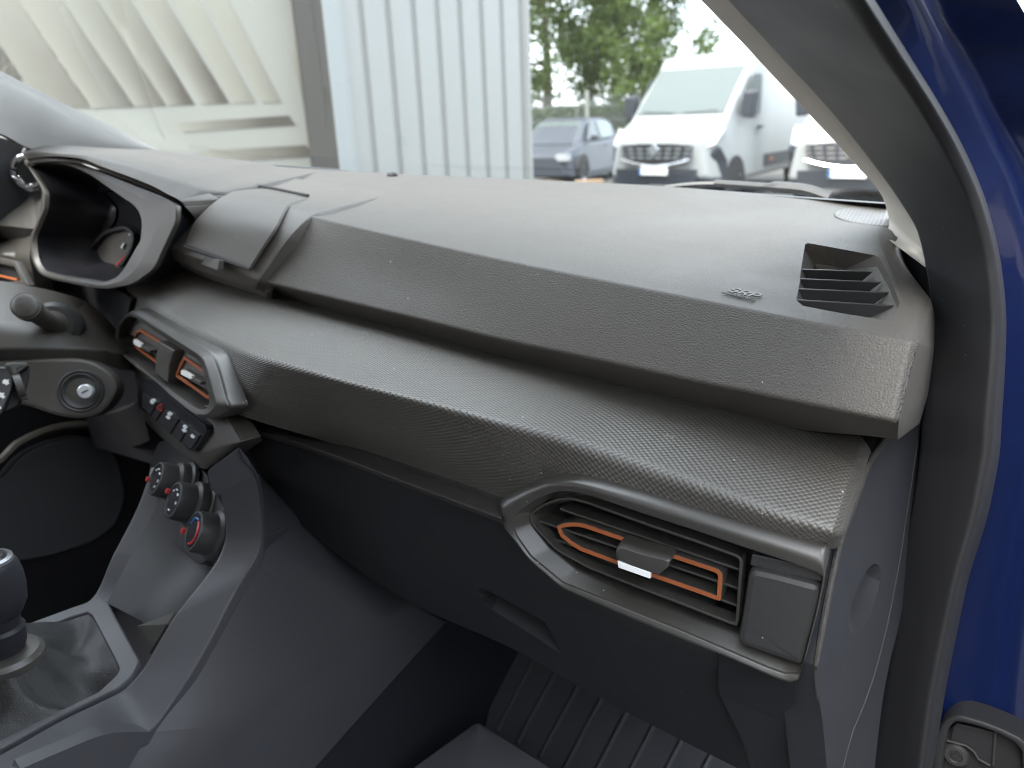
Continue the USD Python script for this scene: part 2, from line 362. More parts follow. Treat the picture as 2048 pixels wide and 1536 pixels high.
mat('leaves', {'oi': ('geometry', {}), 'c': ('rgb_ramp', {'ramp': [(0, (.07, .105, .02)), (.5, (.14, .19, .04)), (1, (.23, .265, .07))]}), 'd': ('principled_bsdf', {'roughness': .5}), 't': ('translucent_bsdf', {}), 'm': ('mix_closure', {'fac': .4})},
    [('oi.random_per_island', 'c.fac'), ('c.color', 'd.base_color'), ('c.color', 't.color'), ('d.BSDF', 'm.closure1'), ('t.BSDF', 'm.closure2')], surface='m.closure')
gm = obj('ground', (np.array([[-400, -300, GZ], [300, -300, GZ], [300, 500, GZ], [-400, 500, GZ]], float), np.array([[0, 1, 2], [0, 2, 3]])), 'asphalt')
tag(gm, kind='structure')
# --- warehouse: corrugated wall, corner post, striped panel in the bay to the left
wh = thing('warehouse', 'warehouse of pale corrugated steel with a cream striped bay, seen through the windscreen', 'building')
wa_, wb2 = P(690, 200, d=7.3), P(1063, 200, d=9.3)
wd = unit((wb2 - wa_) * [1, 1, 0]); wl_ = np.linalg.norm((wb2 - wa_)[:2]); wn = np.array([wd[1], -wd[0], 0]); wn *= np.sign(wn @ (CAM - wa_))
NR = 8; pitch = wl_ / (NR + .35); HT = 6.2
for k in range(NR + 1):
    s0_ = k * pitch; s1_ = min((k + 1) * pitch, wl_)
    if s1_ - s0_ < .02: continue
    pr = [(0, 0), (.74, 0), (.82, -.032), (.92, -.032), (1.0, 0)]
    pts = [(wa_ * [1, 1, 0]) + wd * (s0_ + q * pitch) + wn * h for q, h in pr if s0_ + q * pitch <= wl_ + 1e-6]
    G = np.array([[q + [0, 0, GZ + .1] for q in pts], [q + [0, 0, GZ + HT] for q in pts]])
    obj('cladding_rib', slab(G, .004, -wn), 'white_cladding', wh, smooth=False)
cw = wa_ * [1, 1, 0]
fl0 = P(662, 200, d=7.15) * [1, 1, 0]
obj('corner_flashing', slab(np.array([[q + [0, 0, GZ] for q in (fl0 + wn * .03, cw + wn * .03, cw + wd * .05 + wn * .03)], [q + [0, 0, GZ + HT] for q in (fl0 + wn * .03, cw + wn * .03, cw + wd * .05 + wn * .03)]]), .02, -wn), 'grey_flashing', wh, smooth=False)
p0 = P(612, 200, d=7.25) * [1, 1, 0]
obj('corner_post', slab(np.array([[q + [0, 0, GZ] for q in (p0, fl0 + wn * .02)], [q + [0, 0, GZ + HT] for q in (p0, fl0 + wn * .02)]]), .05, -wn), 'galvanised', wh, smooth=False)
end = wb2 * [1, 1, 0]
obj('end_wall', slab(np.array([[end + wn * .0 + [0, 0, GZ], end - wn * 14 + [0, 0, GZ]], [end + [0, 0, GZ + HT], end - wn * 14 + [0, 0, GZ + HT]]]), .05, -wd), 'white_cladding', wh, smooth=False)
# bay panel with slanted stripes graded from taupe to cream
ba, bb = P(618, 200, d=7.6), P(-500, 200, d=6.3)
bd = unit((bb - ba) * [1, 1, 0]); bn_ = np.array([bd[1], -bd[0], 0]); bn_ *= np.sign(bn_ @ (CAM - ba))
bb = ba + bd * 9.0
obj('bay_panel', slab(np.array([[ba * [1, 1, 0] + [0, 0, GZ], bb * [1, 1, 0] + [0, 0, GZ]], [ba * [1, 1, 0] + [0, 0, GZ + HT], bb * [1, 1, 0] + [0, 0, GZ + HT]]]), .08, -bn_), 'pale_paint', wh, smooth=False)
def stripe(px, st0, strength, mt='taupe_fade', name='taupe_stripe', h=.006):
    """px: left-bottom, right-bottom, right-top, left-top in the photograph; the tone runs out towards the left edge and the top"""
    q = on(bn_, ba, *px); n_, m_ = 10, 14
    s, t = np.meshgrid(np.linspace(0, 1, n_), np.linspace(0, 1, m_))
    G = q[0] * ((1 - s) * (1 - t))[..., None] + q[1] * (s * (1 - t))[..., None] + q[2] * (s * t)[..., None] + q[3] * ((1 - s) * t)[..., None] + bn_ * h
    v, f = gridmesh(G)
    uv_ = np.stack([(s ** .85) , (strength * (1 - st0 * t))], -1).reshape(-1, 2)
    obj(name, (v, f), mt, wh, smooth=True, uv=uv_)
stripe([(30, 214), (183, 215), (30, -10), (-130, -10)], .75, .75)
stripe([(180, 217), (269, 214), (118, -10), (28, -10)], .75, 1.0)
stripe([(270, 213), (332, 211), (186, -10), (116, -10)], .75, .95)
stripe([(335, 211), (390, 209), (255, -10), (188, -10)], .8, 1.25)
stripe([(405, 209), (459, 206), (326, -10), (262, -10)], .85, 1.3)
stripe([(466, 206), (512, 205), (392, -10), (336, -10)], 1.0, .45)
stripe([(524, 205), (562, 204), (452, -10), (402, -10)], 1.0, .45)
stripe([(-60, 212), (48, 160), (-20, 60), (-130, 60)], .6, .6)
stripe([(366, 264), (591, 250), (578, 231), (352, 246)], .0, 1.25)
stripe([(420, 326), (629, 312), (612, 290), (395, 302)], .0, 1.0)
stripe([(585, 120), (634, 320), (622, 60), (590, 40)], .6, .6, name='bay_jamb_stripe')
# ground in front of the bay
# --- fence of welded mesh with posts
fz = 1.74
fA, fB = P(1040, 200, d=21) * [1, 1, 0], P(1420, 200, d=23.5) * [1, 1, 0]
fdr = unit(fB - fA); fl_ = np.linalg.norm(fB - fA)
fence = thing('mesh_fence', 'grey welded mesh fence with pale posts behind the silver car', 'fence')
post_s = [np.linalg.norm(P(1174, 200, n=np.cross(fdr, [0, 0, 1]), o=fA)[:2] - fA[:2]) + k * 2.5 for k in (-2, -1, 0, 1, 2, 3)]
for s in post_s: obj('post', box(fA + fdr * s + [0, 0, (fz + GZ) / 2 + .05], (.09, .09, fz - GZ + .1)), 'pale_paint', fence)
for a_, b_ in zip(post_s[:-1], post_s[1:]):
    ws2 = []
    for s in np.arange(a_ + .08, b_ - .04, .075): ws2.append(box(fA + fdr * s + [0, 0, (fz + GZ) / 2], (.014, .014, fz - GZ)))
    for z_ in np.arange(GZ + .1, fz, .40):
        for dz in (0, .06): ws2.append(tube([fA + fdr * a_ + [0, 0, z_ + dz], fA + fdr * b_ + [0, 0, z_ + dz]], .010, 4))
    obj('mesh_panel', ws2, 'fence_grey', fence, smooth=False, kind='stuff')
# --- trees behind the fence
def tree(label, base, h, rad, zc, n, seed, leaf=.16):
    rg = np.random.default_rng(seed); t = thing('tree', label, 'tree', base, 0, 'trees behind the mesh fence')
    segs = [tube(spline([[0, 0, 0], [.1, .05, h * .3], [-.05, .1, h * .6], [.05, 0, h * .9]], 12), np.linspace(.2, .04, 12), 8)]
    tips = []
    for k in range(26):
        z0 = h * rg.uniform(.16, .8); an_ = rg.uniform(0, 2 * pi); ln_ = rad * rg.uniform(.45, .95) * (1 - .5 * z0 / h)
        e = np.array([cos(an_) * ln_, sin(an_) * ln_, z0 + ln_ * rg.uniform(.1, .6)]); segs.append(tube(spline([[0, 0, z0], [e[0] * .5, e[1] * .5, z0 + (e[2] - z0) * .35], e], 7), np.linspace(.06, .012, 7), 5)); tips.append(e)
    obj('trunk', segs, 'bark', t)
    cl = []
    for e in tips:
        for _ in range(7): cl.append(e * [rg.uniform(.5, 1.08)] * 3 + rg.normal(0, rad * .16, 3))
    for _ in range(60):
        d_ = rg.normal(size=3); d_ /= np.linalg.norm(d_); cl.append(np.array([0, 0, zc]) + d_ * [rad, rad, h * .42] * rg.uniform(.55, 1))
    cl = np.array(cl); c = cl[rg.integers(0, len(cl), n)] + rg.normal(0, rad * .10, (n, 3))
    A_ = rg.normal(size=(n, 3)); A_ /= np.linalg.norm(A_, axis=1)[:, None]; B_ = np.cross(A_, rg.normal(size=(n, 3))); B_ /= np.linalg.norm(B_, axis=1)[:, None]
    s = leaf * rg.uniform(.6, 1.25, (n, 1))
    v = np.stack([c - A_ * s * .6, c + B_ * s * .3, c + A_ * s * .6, c - B_ * s * .3], 1).reshape(-1, 3)
    k = np.arange(n)[:, None] * 4; f = np.vstack([k + [0, 1, 2], k + [0, 2, 3]])
    obj('crown', (v, f), 'leaves', t, smooth=False)
gp_ = lambda px, dd: P(px, 222, d=dd) * [1, 1, 0] + [0, 0, GZ]
tree('tall leafy tree rising behind the fence beside the warehouse corner', gp_(1090, 25), 9.0, 2.8, 4.8, 34000, 3)
tree('broad leafy tree reaching towards the white van, sky showing through', gp_(1225, 27), 8.5, 2.4, 4.6, 30000, 5)
tree('low bushy tree standing just left of the van roof behind the fence', gp_(1262, 25), 3.9, 1.6, 2.2, 11000, 9)
hd = thing('hedge', 'dull green hedge showing through the wire fence', 'hedge')
rg = np.random.default_rng(4); n = 9000
c = np.stack([rg.uniform(-1, fl_ + 2, n), rg.uniform(1.2, 2.4, n), rg.uniform(0, 1.75, n)], 1); nrm_f = np.array([-fdr[1], fdr[0], 0]); nrm_f *= np.sign(nrm_f @ (fA - CAM))
c = fA + c[:, :1] * fdr + c[:, 1:2] * nrm_f + np.array([0, 0, 1.0]) * (c[:, 2:] + GZ)
A_ = rg.normal(size=(n, 3)); A_ /= np.linalg.norm(A_, axis=1)[:, None]; B_ = np.cross(A_, rg.normal(size=(n, 3))); B_ /= np.linalg.norm(B_, axis=1)[:, None]
v = np.stack([c - A_ * .1, c + B_ * .06, c + A_ * .1, c - B_ * .06], 1).reshape(-1, 3); k = np.arange(n)[:, None] * 4
obj('foliage', (v, np.vstack([k + [0, 1, 2], k + [0, 2, 3]])), 'leaves', hd, smooth=False)
# --- vehicles: local x forward, y left, z up
def ringloft(secs, n=28):
    """secs: (x, half width at the bottom, half width at the top, z bottom, z top, corner radius)"""
    out = []
    for x_, wb_, wt_, zb, zt, ra in secs:
        pl = roundpoly([(-wb_, zb), (wb_, zb), (wt_, zt), (-wt_, zt)], [ra * .6, ra * .6, ra, ra], 6)
        out.append(np.stack([np.full(len(pl), x_), pl[:, 0], pl[:, 1]], 1))
    return tubeloft(np.array(out))
def wheel(par, x_, y_, rad, name='wheel', spokes=5):
    s = np.sign(y_)
    w = obj(name, lathe([(rad * .55, .02), (rad * .66, .10), (rad * .92, .11), (rad, .08), (rad, -.10), (rad * .6, -.11)], (x_, y_, rad), (0, s, 0), 32), 'tyre', par)
    obj('rim', lathe([(0, .05), (rad * .15, .06), (rad * .2, .04), (rad * .55, .055), (rad * .64, .09), (rad * .66, .06)], (x_, y_, rad), (0, s, 0), 32), 'alloy', w)
    for k in range(spokes):
        an_ = 2 * pi * k / spokes; obj('spoke', box((x_ + cos(an_) * rad * .36, y_ + s * .075, rad + sin(an_) * rad * .36), (rad * .5, .02, rad * .14), np.array([[cos(an_), 0, -sin(an_)], [0, 1, 0], [sin(an_), 0, cos(an_)]])), 'alloy', w)
def q4(pts, th=.01):
    return slab(np.array([[pts[0], pts[1]], [pts[3], pts[2]]], float), th, np.cross(np.subtract(pts[1], pts[0]), np.subtract(pts[3], pts[0])) * -1)
def van(label, front, head):
    t = thing('delivery_van', label, 'van', front, math.degrees(head), 'white delivery vans parked in the yard')
    obj('body', ringloft([(-5.5, .95, .90, .38, 2.40, .12), (-5.35, 1.0, .95, .36, 2.48, .15), (-2.3, 1.02, .96, .36, 2.50, .16), (-1.95, 1.02, .93, .36, 2.46, .18), (-1.72, 1.02, .88, .36, 2.27, .16), (-1.2, 1.03, .90, .38, 1.84, .14), (-.72, 1.02, .92, .40, 1.40, .14), (-.45, 1.0, .90, .42, 1.30, .13), (-.12, .93, .80, .46, 1.14, .12), (-.03, .82, .70, .50, 1.02, .10)]), 'van_white', t, smooth=40)
    obj('windscreen', q4([(-.79, -.82, 1.49), (-.79, .82, 1.49), (-1.68, .80, 2.25), (-1.68, -.80, 2.25)]), 'pale_glass', t)
    for s in (1, -1):
        pts = [(-1.12, s * 1.005, 1.45), (-2.0, s * 1.005, 1.45), (-2.0, s * .985, 2.10), (-1.62, s * .985, 2.10)]
        obj('side_window', prism(roundpoly(pts, .06, 3), (0, s, .03), .012, .01, .004), 'window_glass', t)
        mm = obj('mirror', prism(roundpoly([(-1.15, s * 1.2, 1.38), (-1.15, s * 1.02, 1.40), (-1.15, s * 1.02, 1.82), (-1.15, s * 1.25, 1.82)], .05, 3), (1, 0, 0), .1, .08, .04), 'bumper_grey', t)
        obj('headlight', prism(roundpoly([(-.06, s * .62, 1.02), (-.05, s * .60, .86), (-.22, s * .95, 1.0), (-.52, s * 1.01, 1.26), (-.42, s * .96, 1.28)], .03, 3), (.75, s * .6, .3), .02, .12, .01), 'lamp_lens', t)
        obj('door_handle', box((-2.0, s * 1.03, 1.22), (.2, .04, .05)), 'bumper_grey', t)
        sm = obj('side_moulding', box((-3.1, s * 1.025, .62), (1.5, .03, .22)), 'bumper_grey', t)
        obj('marker_lamp', box((-2.65, s * 1.045, .63), (.16, .012, .06)), 'orange_trim', sm)
        wheel(t, -.98, s * .90, .34); wheel(t, -4.5, s * .90, .34)
        obj('wheel_arch', prism([(-.98 + .45 * cos(a_), s * 1.018, .34 + .45 * sin(a_)) for a_ in np.linspace(-.3, pi + .3, 16)], (0, s, 0), .004, .002, .001), 'tyre', t)
        obj('bumper_corner', prism(roundpoly([(-.06, s * .50, .64), (-.02, s * .48, .38), (-.2, s * .95, .34), (-.56, s * 1.04, .38), (-.52, s * 1.04, .74), (-.30, s * .99, .98), (-.12, s * .72, .74)], .04, 3), (.62, s * .75, .05), .03, .10, .02), 'bumper_grey', t)
    bm = obj('bumper', slab(np.array([[(.06, y_, .36) for y_ in np.linspace(-.74, .74, 9)], [(.10 - .12 * abs(y_) ** 3, y_, .62) for y_ in np.linspace(-.74, .74, 9)]]), .2, (-1, 0, 0)), 'bumper_grey', t)
    gr = obj('grille', prism(roundpoly([(.02, -.66, 1.0), (.05, -.60, .74), (.07, 0, .68), (.05, .60, .74), (.02, .66, 1.0), (.0, .3, 1.03), (.0, -.3, 1.03)], .04, 3), (1, 0, .12), .03, .1, .01), 'gloss_black', t)
    for z_, w_ in ((.95, .62), (.88, .60), (.81, .57)):
        for yk in np.linspace(-w_, w_, 8): obj('grille_slat', box((.085, yk, z_), (.03, .115, .030)), 'chrome', gr)
    obj('grille_surround', tube([(.08, y_, .73 + .04 * (abs(y_) / .6) ** 2 - .05 * (1 - (y_ / .62) ** 2)) for y_ in np.linspace(-.64, .64, 14)], .022, 6), 'chrome', gr)
    obj('badge', prism([(.10, 0, 1.06), (.10, .085, .94), (.10, 0, .80), (.10, -.085, .94)], (1, 0, .1), .03, .02, .01), 'chrome', gr)
    pl = obj('number_plate', prism(roundpoly([(.11, -.27, .53), (.11, .27, .53), (.11, .27, .65), (.11, -.27, .65)], .01, 2), (1, 0, 0), .012, .01, .002), 'white_mark', bm)
    obj('plate_band', box((.1235, -.245, .59), (.003, .045, .112)), 'blue_mark', pl)
    for s in (1, -1): obj('wiper', tube([(-.80, s * .1, 1.5), (-.83, s * .7, 1.53)], .012, 5), 'bumper_grey', t)
    return t
def facing(pos, deg):                               # heading of something that looks towards the car, turned by deg
    c_ = (CAM - pos)[:2]; return math.atan2(c_[1], c_[0]) + radians(deg)
v1 = P(1312, 330, d=12.6); v1[2] = GZ
van('white delivery van with pale windscreen beside the silver car', v1, facing(v1, -27))
v2 = P(1700, 330, d=10.9); v2[2] = GZ
van('second white van, half hidden behind the door pillar', v2, facing(v2, -14))
def hatch(label, pos, head):
    t = thing('parked_car', label, 'car', pos, math.degrees(head))
    obj('body', ringloft([(-4.0, .70, .62, .32, .95, .12), (-3.85, .84, .74, .22, 1.0, .12), (-3.2, .88, .80, .20, .96, .10), (-1.3, .88, .80, .20, .95, .10), (-.9, .88, .78, .20, .93, .12), (-.3, .84, .66, .22, .80, .14), (-.05, .70, .52, .28, .66, .12)]), 'silver_paint', t, smooth=50)
    obj('cabin', ringloft([(-3.92, .64, .50, .88, 1.05, .06), (-3.6, .72, .56, .88, 1.32, .10), (-3.0, .76, .58, .88, 1.44, .10), (-2.0, .77, .58, .88, 1.46, .10), (-1.55, .76, .56, .88, 1.34, .10), (-.75, .72, .62, .86, .92, .05)]), 'silver_paint', t, smooth=50)
    obj('windscreen', q4([(-.85, -.62, .96), (-.85, .62, .96), (-1.62, .52, 1.38), (-1.62, -.52, 1.38)], .02), 'pale_glass', t)
    for s in (1, -1):
        obj('front_window', prism([(-1.25, s * .775, .97), (-2.1, s * .785, .97), (-2.1, s * .64, 1.37), (-1.75, s * .64, 1.35)], (0, s, .33), .018, .02, .004), 'window_glass', t)
        obj('rear_window', prism([(-2.18, s * .785, .97), (-3.1, s * .77, 1.0), (-3.2, s * .66, 1.25), (-2.9, s * .63, 1.37), (-2.18, s * .64, 1.375)], (0, s, .33), .018, .02, .004), 'pale_glass', t)
        obj('mirror', box((-1.35, s * .93, 1.0), (.12, .16, .13)), 'bumper_grey', t)
        obj('door_handle', box((-2.25, s * .885, .80), (.16, .02, .03)), 'bumper_grey', t)
        obj('sill', box((-2.05, s * .875, .23), (2.2, .05, .12)), 'bumper_grey', t)
        wheel(t, -.78, s * .79, .32); wheel(t, -3.3, s * .79, .32)
        obj('wheel_arch', prism([(-.78 + .38 * cos(a_), s * .876, .32 + .38 * sin(a_)) for a_ in np.linspace(-.2, pi + .2, 16)], (0, s, 0), .006, .002, .001), 'tyre', t)
        obj('headlight', box((-.18, s * .62, .66), (.25, .25, .14)), 'lamp_lens', t)
    return t
hc_ = P(1068, 330, d=16.3); hc_[2] = GZ
hatch('silver hatchback parked by the fence next to the van', hc_, facing(hc_, -24))
for px, dd, w_ in ((1178, 16.0, .62), (1108, 16.4, .34)):
    b0_ = P(px, 352, d=dd); b0_[2] = GZ + .1
    tg = thing('kerb_block', 'long tan kerb block on the ground in front of the silver car' if w_ > .5 else 'short tan kerb block beside the front wheel of the silver car', 'kerb', b0_, YAW)
    obj('block', prism(roundpoly([(-w_ / 2, -.1, 0), (w_ / 2, -.1, 0), (w_ / 2, .1, 0), (-w_ / 2, .1, 0)], .02, 3), (0, 0, 1), .09, .10, .02), 'tan_block', tg)

bh = thing('rear_light_blocker', 'unseen beige building added behind the camera to block low sky and bounce warm light', 'building')  # added behind the camera: blocks low sky, gives warm bounce
obj('wall', slab(np.array([[[-30, -11, GZ], [22, -13, GZ]], [[-30, -11, GZ + 5.5], [22, -13, GZ + 5.5]]], float), .3, (0, -1, 0)), 'beige_render', bh)
obj('roof', slab(np.array([[[-30.4, -10.6, GZ + 5.52], [22.4, -12.6, GZ + 5.52]], [[-30.4, -18, GZ + 7.4], [22.4, -20, GZ + 7.4]]], float), .2, (0, 0, 1)), 'bumper_grey', bh)

sbd = thing('side_light_blocker', 'unseen dark building added on the right to block low side light', 'building')  # dark block added out of view to cut sky light from the right
obj('wall', slab(np.array([[[3.6, -9, GZ], [4.6, 4.5, GZ]], [[3.6, -9, GZ + 3.5], [4.6, 4.5, GZ + 3.5]]], float), .3, (1, 0, 0)), 'galvanised', sbd)
obj('roof', slab(np.array([[[3.3, -9, GZ + 3.52], [4.3, 4.5, GZ + 3.52]], [[9, -9.4, GZ + 4.4], [10, 4.1, GZ + 4.4]]], float), .15, (0, 0, 1)), 'bumper_grey', sbd)
# ================================================================== the car
dash = thing('dashboard', 'black plastic dashboard with grained top pad, woven trim strip and copper-edged air vents', 'dashboard')

# --- grained top pad over the glove box
W = [(560, 333, .56), (802, 348, .57), (1061, 359, .57), (1300, 371, .57), (1576, 395, .56), (1760, 416, .54), (1812, 422, .53), (1822, 424, .53)]
K1 = [(560, 350, .50), (802, 357, .50), (1061, 377, .50), (1300, 397, .50), (1540, 420, .49), (1762, 441, .47), (1812, 447, .46), (1822, 450, .46)]
K2 = [(590, 388, .36), (850, 384, .40), (1040, 398, .42), (1250, 417, .42), (1490, 448, .40), (1752, 474, .37), (1783, 497, .34), (1792, 503, .36)]
T = [(606, 408, .27), (826, 428, .28), (1050, 462, .26), (1330, 511, .24), (1560, 556, .215), (1805, 604, .155), (1864, 602, .215), (1871, 625, .28)]
A = [(623, 432, .19), (820, 478, .17), (1034, 525, .15), (1348, 588, .12), (1587, 636, .095), (1795, 676, .08), (1836, 687, .074), (1868, 700, .22)]
B = [(523, 563, .135), (800, 629, .12), (1060, 692, .105), (1348, 754, .08), (1587, 803, .055), (1780, 841, .04), (1797, 845, .036), (1856, 790, .22)]
C = [(521, 580, .185), (800, 667, .18), (1060, 737, .165), (1348, 802, .14), (1560, 852, .12), (1722, 887, .105), (1796, 881, .075), (1838, 850, .2)]
rows = [PY(*q) for q in (W, K1, K2, T, A, B, C)]

for q in rows[4:]: q[5] = q[4] + (q[6] - q[4]) * .8
midrow = rows[4] * .5 + rows[5] * .5; midrow[0] = P(563, 494, y=.162); midrow[1] += [0, .003, -.004]
U = rows[-1] + [0, .13, .03]; V = rows[0] + [0, .015, -.09]
Gp = np.array(rows[:5] + [midrow] + rows[5:] + [U, V])
Gp = np.concatenate([colspline(Gp[:, :7], 70), Gp[:, 7:]], 1)
Gp = np.concatenate([Gp, Gp[:1]])
Gp = fillet_rows(Gp, [0, .02, .03, .01, .003, .03, .004, .004, 0, 0, 0], 5)[:-1]
pad = tubeloft(Gp.transpose(1, 0, 2))
padn = unit(np.cross(rows[4][4] - rows[4][2], rows[3][3] - rows[4][2])); padn *= np.sign(padn[2]); pado = rows[4][4]
vent_top = [(1610, 500), (1754, 533), (1776, 572), (1795, 618), (1783, 649), (1728, 637), (1604, 612), (1591, 600)]
vent_bot = [(1630, 528), (1690, 539), (1716, 565), (1742, 603), (1729, 634), (1614, 611), (1612, 600)]
vt, vb_ = on(padn, pado, *vent_top), on(padn, pado - padn * .016, *vent_bot)
cut = m3.Manifold.hull_points(np.vstack([vt, vt + padn * .012 + (vt - vt.mean(0)) * .04, vb_]))
cut2 = m3.Manifold.hull_points(np.vstack([vb_ + padn * .002, vb_ - padn * .03]))
pad = fromman(man(pad) - cut - cut2)
topad = obj('top_pad', pad, 'pad_grain', dash, smooth=24)
for l_, r_ in (((1603, 538), (1746, 543)), ((1598, 557), (1763, 564)), ((1593, 577), (1780, 585)), ((1589, 599), (1793, 611))):
    q = on(padn, pado - padn * .0012, l_, r_)
    bk = unit(np.cross(q[1] - q[0], padn)); bk *= np.sign(bk[1])
    dn = unit(-padn + bk * .1)
    ol = np.array([q[0], q[1], q[1] + dn * .017 - (q[1] - q[0]) * .22, q[0] + dn * .017 + (q[1] - q[0]) * .07])
    obj('demister_slat', prism(ol, -unit(np.cross(q[1] - q[0], dn)), .0008, .0008, .0005), 'black_plastic', topad)
obj('demister_shade', prism(vb_ - padn * .006, padn, 0, .002, .0003), 'dark_gap', topad)  # black plate put in for the shade down the demister hole
# embossed lettering
def lettering(txt, px0, px1, n, o, hh, up, name, mt, parent, dep=.0006, bold=False):
    t = meshkit.text_mesh(txt, 1.0, dep, bold); v = np.array(t.vertices); w = v[:, 0].max() - v[:, 0].min()
    q = on(n, o, px0, px1); u = q[1] - q[0]; wv = np.cross(n, unit(u)); wv *= np.sign(wv @ up)
    nn = unit(n)
    vv = q[0] + np.outer((v[:, 0] - v[:, 0].min()) / w, u) + np.outer(v[:, 1] * hh, wv) + np.outer(v[:, 2] - dep * .4, nn)
    return obj(name, (vv, np.array(t.faces)), mt, parent, smooth=False)
lettering('SRP', (1452, 582), (1512, 596), padn, pado + padn * .0004, .0125, [0, 1, 0], 'embossed_letters', 'soft_plastic', topad, .0008, True)
lettering('AIRBAG', (1443, 586), (1506, 601), padn, pado + padn * .0004, .0058, [0, 1, 0], 'embossed_letters', 'soft_plastic', topad, .0009)
# speaker grille at the foot of the right pillar
sc = P(1775, 433, y=.492) - np.array([0, 0, .003]); sn = unit(np.cross(rows[2][5] - rows[2][3], rows[1][4] - rows[2][4])); sn *= np.sign(sn[2]); su = unit(np.cross([0, 1, 0], sn)); sw = np.cross(sn, su)
an = np.linspace(0, 2 * pi, 40, endpoint=False)
ring = sc + .058 * (np.cos(an)[:, None] * su + np.sin(an)[:, None] * sw)
sp = obj('speaker_grille', prism(ring, sn, .004, .004, .002), 'soft_plastic', dash)
ribs = []
for k in np.linspace(-.051, .051, 25):
    h_ = math.sqrt(.054 ** 2 - k * k); q0, q1 = sc + sn * .0036 + su * k - sw * h_, sc + sn * .0036 + su * k + sw * h_
    ribs.append(tube([q0, q1], .0008, 5))
obj('grille_ribs', ribs, 'soft_plastic', sp, kind='stuff')
# small sensor button near the windscreen
obj('light_sensor', lathe([(.0, .004), (.007, .003), (.009, 0), (.009, -.006)], P(785, 353, y=.53) + [0, 0, .003], [0, 0, 1], 16), 'shade_toned_plastic', dash)

# --- woven trim strip
D_ = [(318, 494, .21), (344, 498, .20), (422, 528, .195), (520, 558, .215), (640, 598, .212), (800, 638, .205), (1060, 706, .19), (1348, 770, .165), (1560, 820, .145), (1690, 855, .13), (1724, 876, .125), (1745, 915, .135)]
E_ = [(222, 600, .14), (262, 584, .11), (345, 632, .08), (430, 676, .06), (540, 720, .045), (700, 767, .03), (960, 835, .015), (1205, 903, .01), (1403, 973, .004), (1585, 1040, .0), (1664, 1064, .0), (1690, 1066, .03)]
F__ = [(214, 640, .15), (250, 665, .13), (330, 710, .09), (400, 770, .065), (470, 829, .06), (714, 901, .04), (998, 1001, .025), (1205, 990, .008), (1403, 1045, .006), (1585, 1090, .008), (1655, 1086, .01), (1682, 1080, .035)]
cn = unit([-.40, -.90, .17]); co = np.array([.09, -.03, .98])
Rw = np.array([PY(*D_), PY(*E_), PY(*F__), PY(*F__) + [0, .012, -.012]])
for k, wq in enumerate((1, 1, 1, 1, .8, .5, .22)):
    for r_, src, of in ((1, E_, .010), (2, F__, .006)):
        if k > 4 and r_ == 2: continue
        yq = P(src[k][0], src[k][1], n=cn, o=co - cn * of)[1]
        Rw[r_][k] = P(src[k][0], src[k][1], y=yq * wq + src[k][2] * (1 - wq))
for k in range(5):
    Rw[3][k] = Rw[2][k] - cn * .02
Mid = Rw[0] * .5 + Rw[1] * .5 + [0, -.002, .003]
G = sheet(np.array([Rw[0], Mid, Rw[1], Rw[2], Rw[3]]), [0, .05, .010, .004, 0], 130, 7)
k0 = 9 + 3
dv = np.cumsum(np.vstack([np.zeros((1, G.shape[1])), np.linalg.norm(np.diff(G, axis=0), axis=2)]), 0); dv -= dv[k0]
du_ = np.r_[0, np.cumsum(np.linalg.norm(np.diff(G[k0], axis=0), axis=1))]
uv = np.stack([np.broadcast_to(du_, dv.shape), dv], -1).reshape(-1, 2)
obj('woven_trim_strip', gridmesh(G), 'weave', dash, smooth=True, uv=uv)

obj('dash_core', box([.01, .46, .86], (1.34, .44, .36)), 'well_plastic', dash)
# --- glove box, with its bright upper ledge and the scooped handle
G0 = [(452, 822, .085), (714, 900, .062), (998, 1000, .045), (1130, 1060, .03), (1300, 1130, .03), (1432, 1190, .03)]
G1 = [(456, 842, .05), (660, 908, .018), (990, 1034, .0), (1120, 1110, .02), (1300, 1200, .02), (1432, 1255, .02)]
G2 = [(500, 905, .055), (680, 1010, .03), (960, 1130, .012), (1120, 1200, .008), (1300, 1285, .006), (1434, 1322, .008)]
G3 = [(519, 947, .07), (600, 1046, .06), (843, 1217, .055), (1007, 1289, .055), (1202, 1397, .055), (1506, 1552, .058)]
Gg = sheet(np.array([PY(*q) for q in (G0, G1, G2, G3)]), [0, .004, .03, 0], 70, 6)
gl = slab(Gg, .03, [0, 1, -.2])
g_a = PY((464, 824, .060), (690, 893, .036), (850, 946, .026), (1003, 1000, .018)); g_b = PY((460, 847, .028), (645, 903, .002), (822, 970, -.010), (1003, 1038, -.022))
obj('glove_box_ledge', gridmesh(sheet(np.array([g_a + [0, .02, .004], g_a, g_b, g_b + [0, .012, -.014], g_b + [0, .05, -.02]]), [0, .004, .005, .003, 0], 50, 5)), 'edge_grain', dash, smooth=40)
hn = unit([0.03, -.93, -.36])
ho = P(1030, 1240, y=.035)
scoop = on(hn, ho, (925, 1165), (952, 1176), (1000, 1203), (1060, 1228), (1094, 1240), (1132, 1300), (1122, 1296), (1060, 1262), (984, 1224), (950, 1196))
sk = m3.Manifold.hull_points(np.vstack([scoop - hn * -.02, scoop[2:9] - hn * .026 + [0, 0, .006]]))
try: gl = fromman(man(gl) - sk)
except Exception as e: print('glove', e)
gb = obj('glove_box', gl, 'shade_toned_plastic', dash, smooth=26)
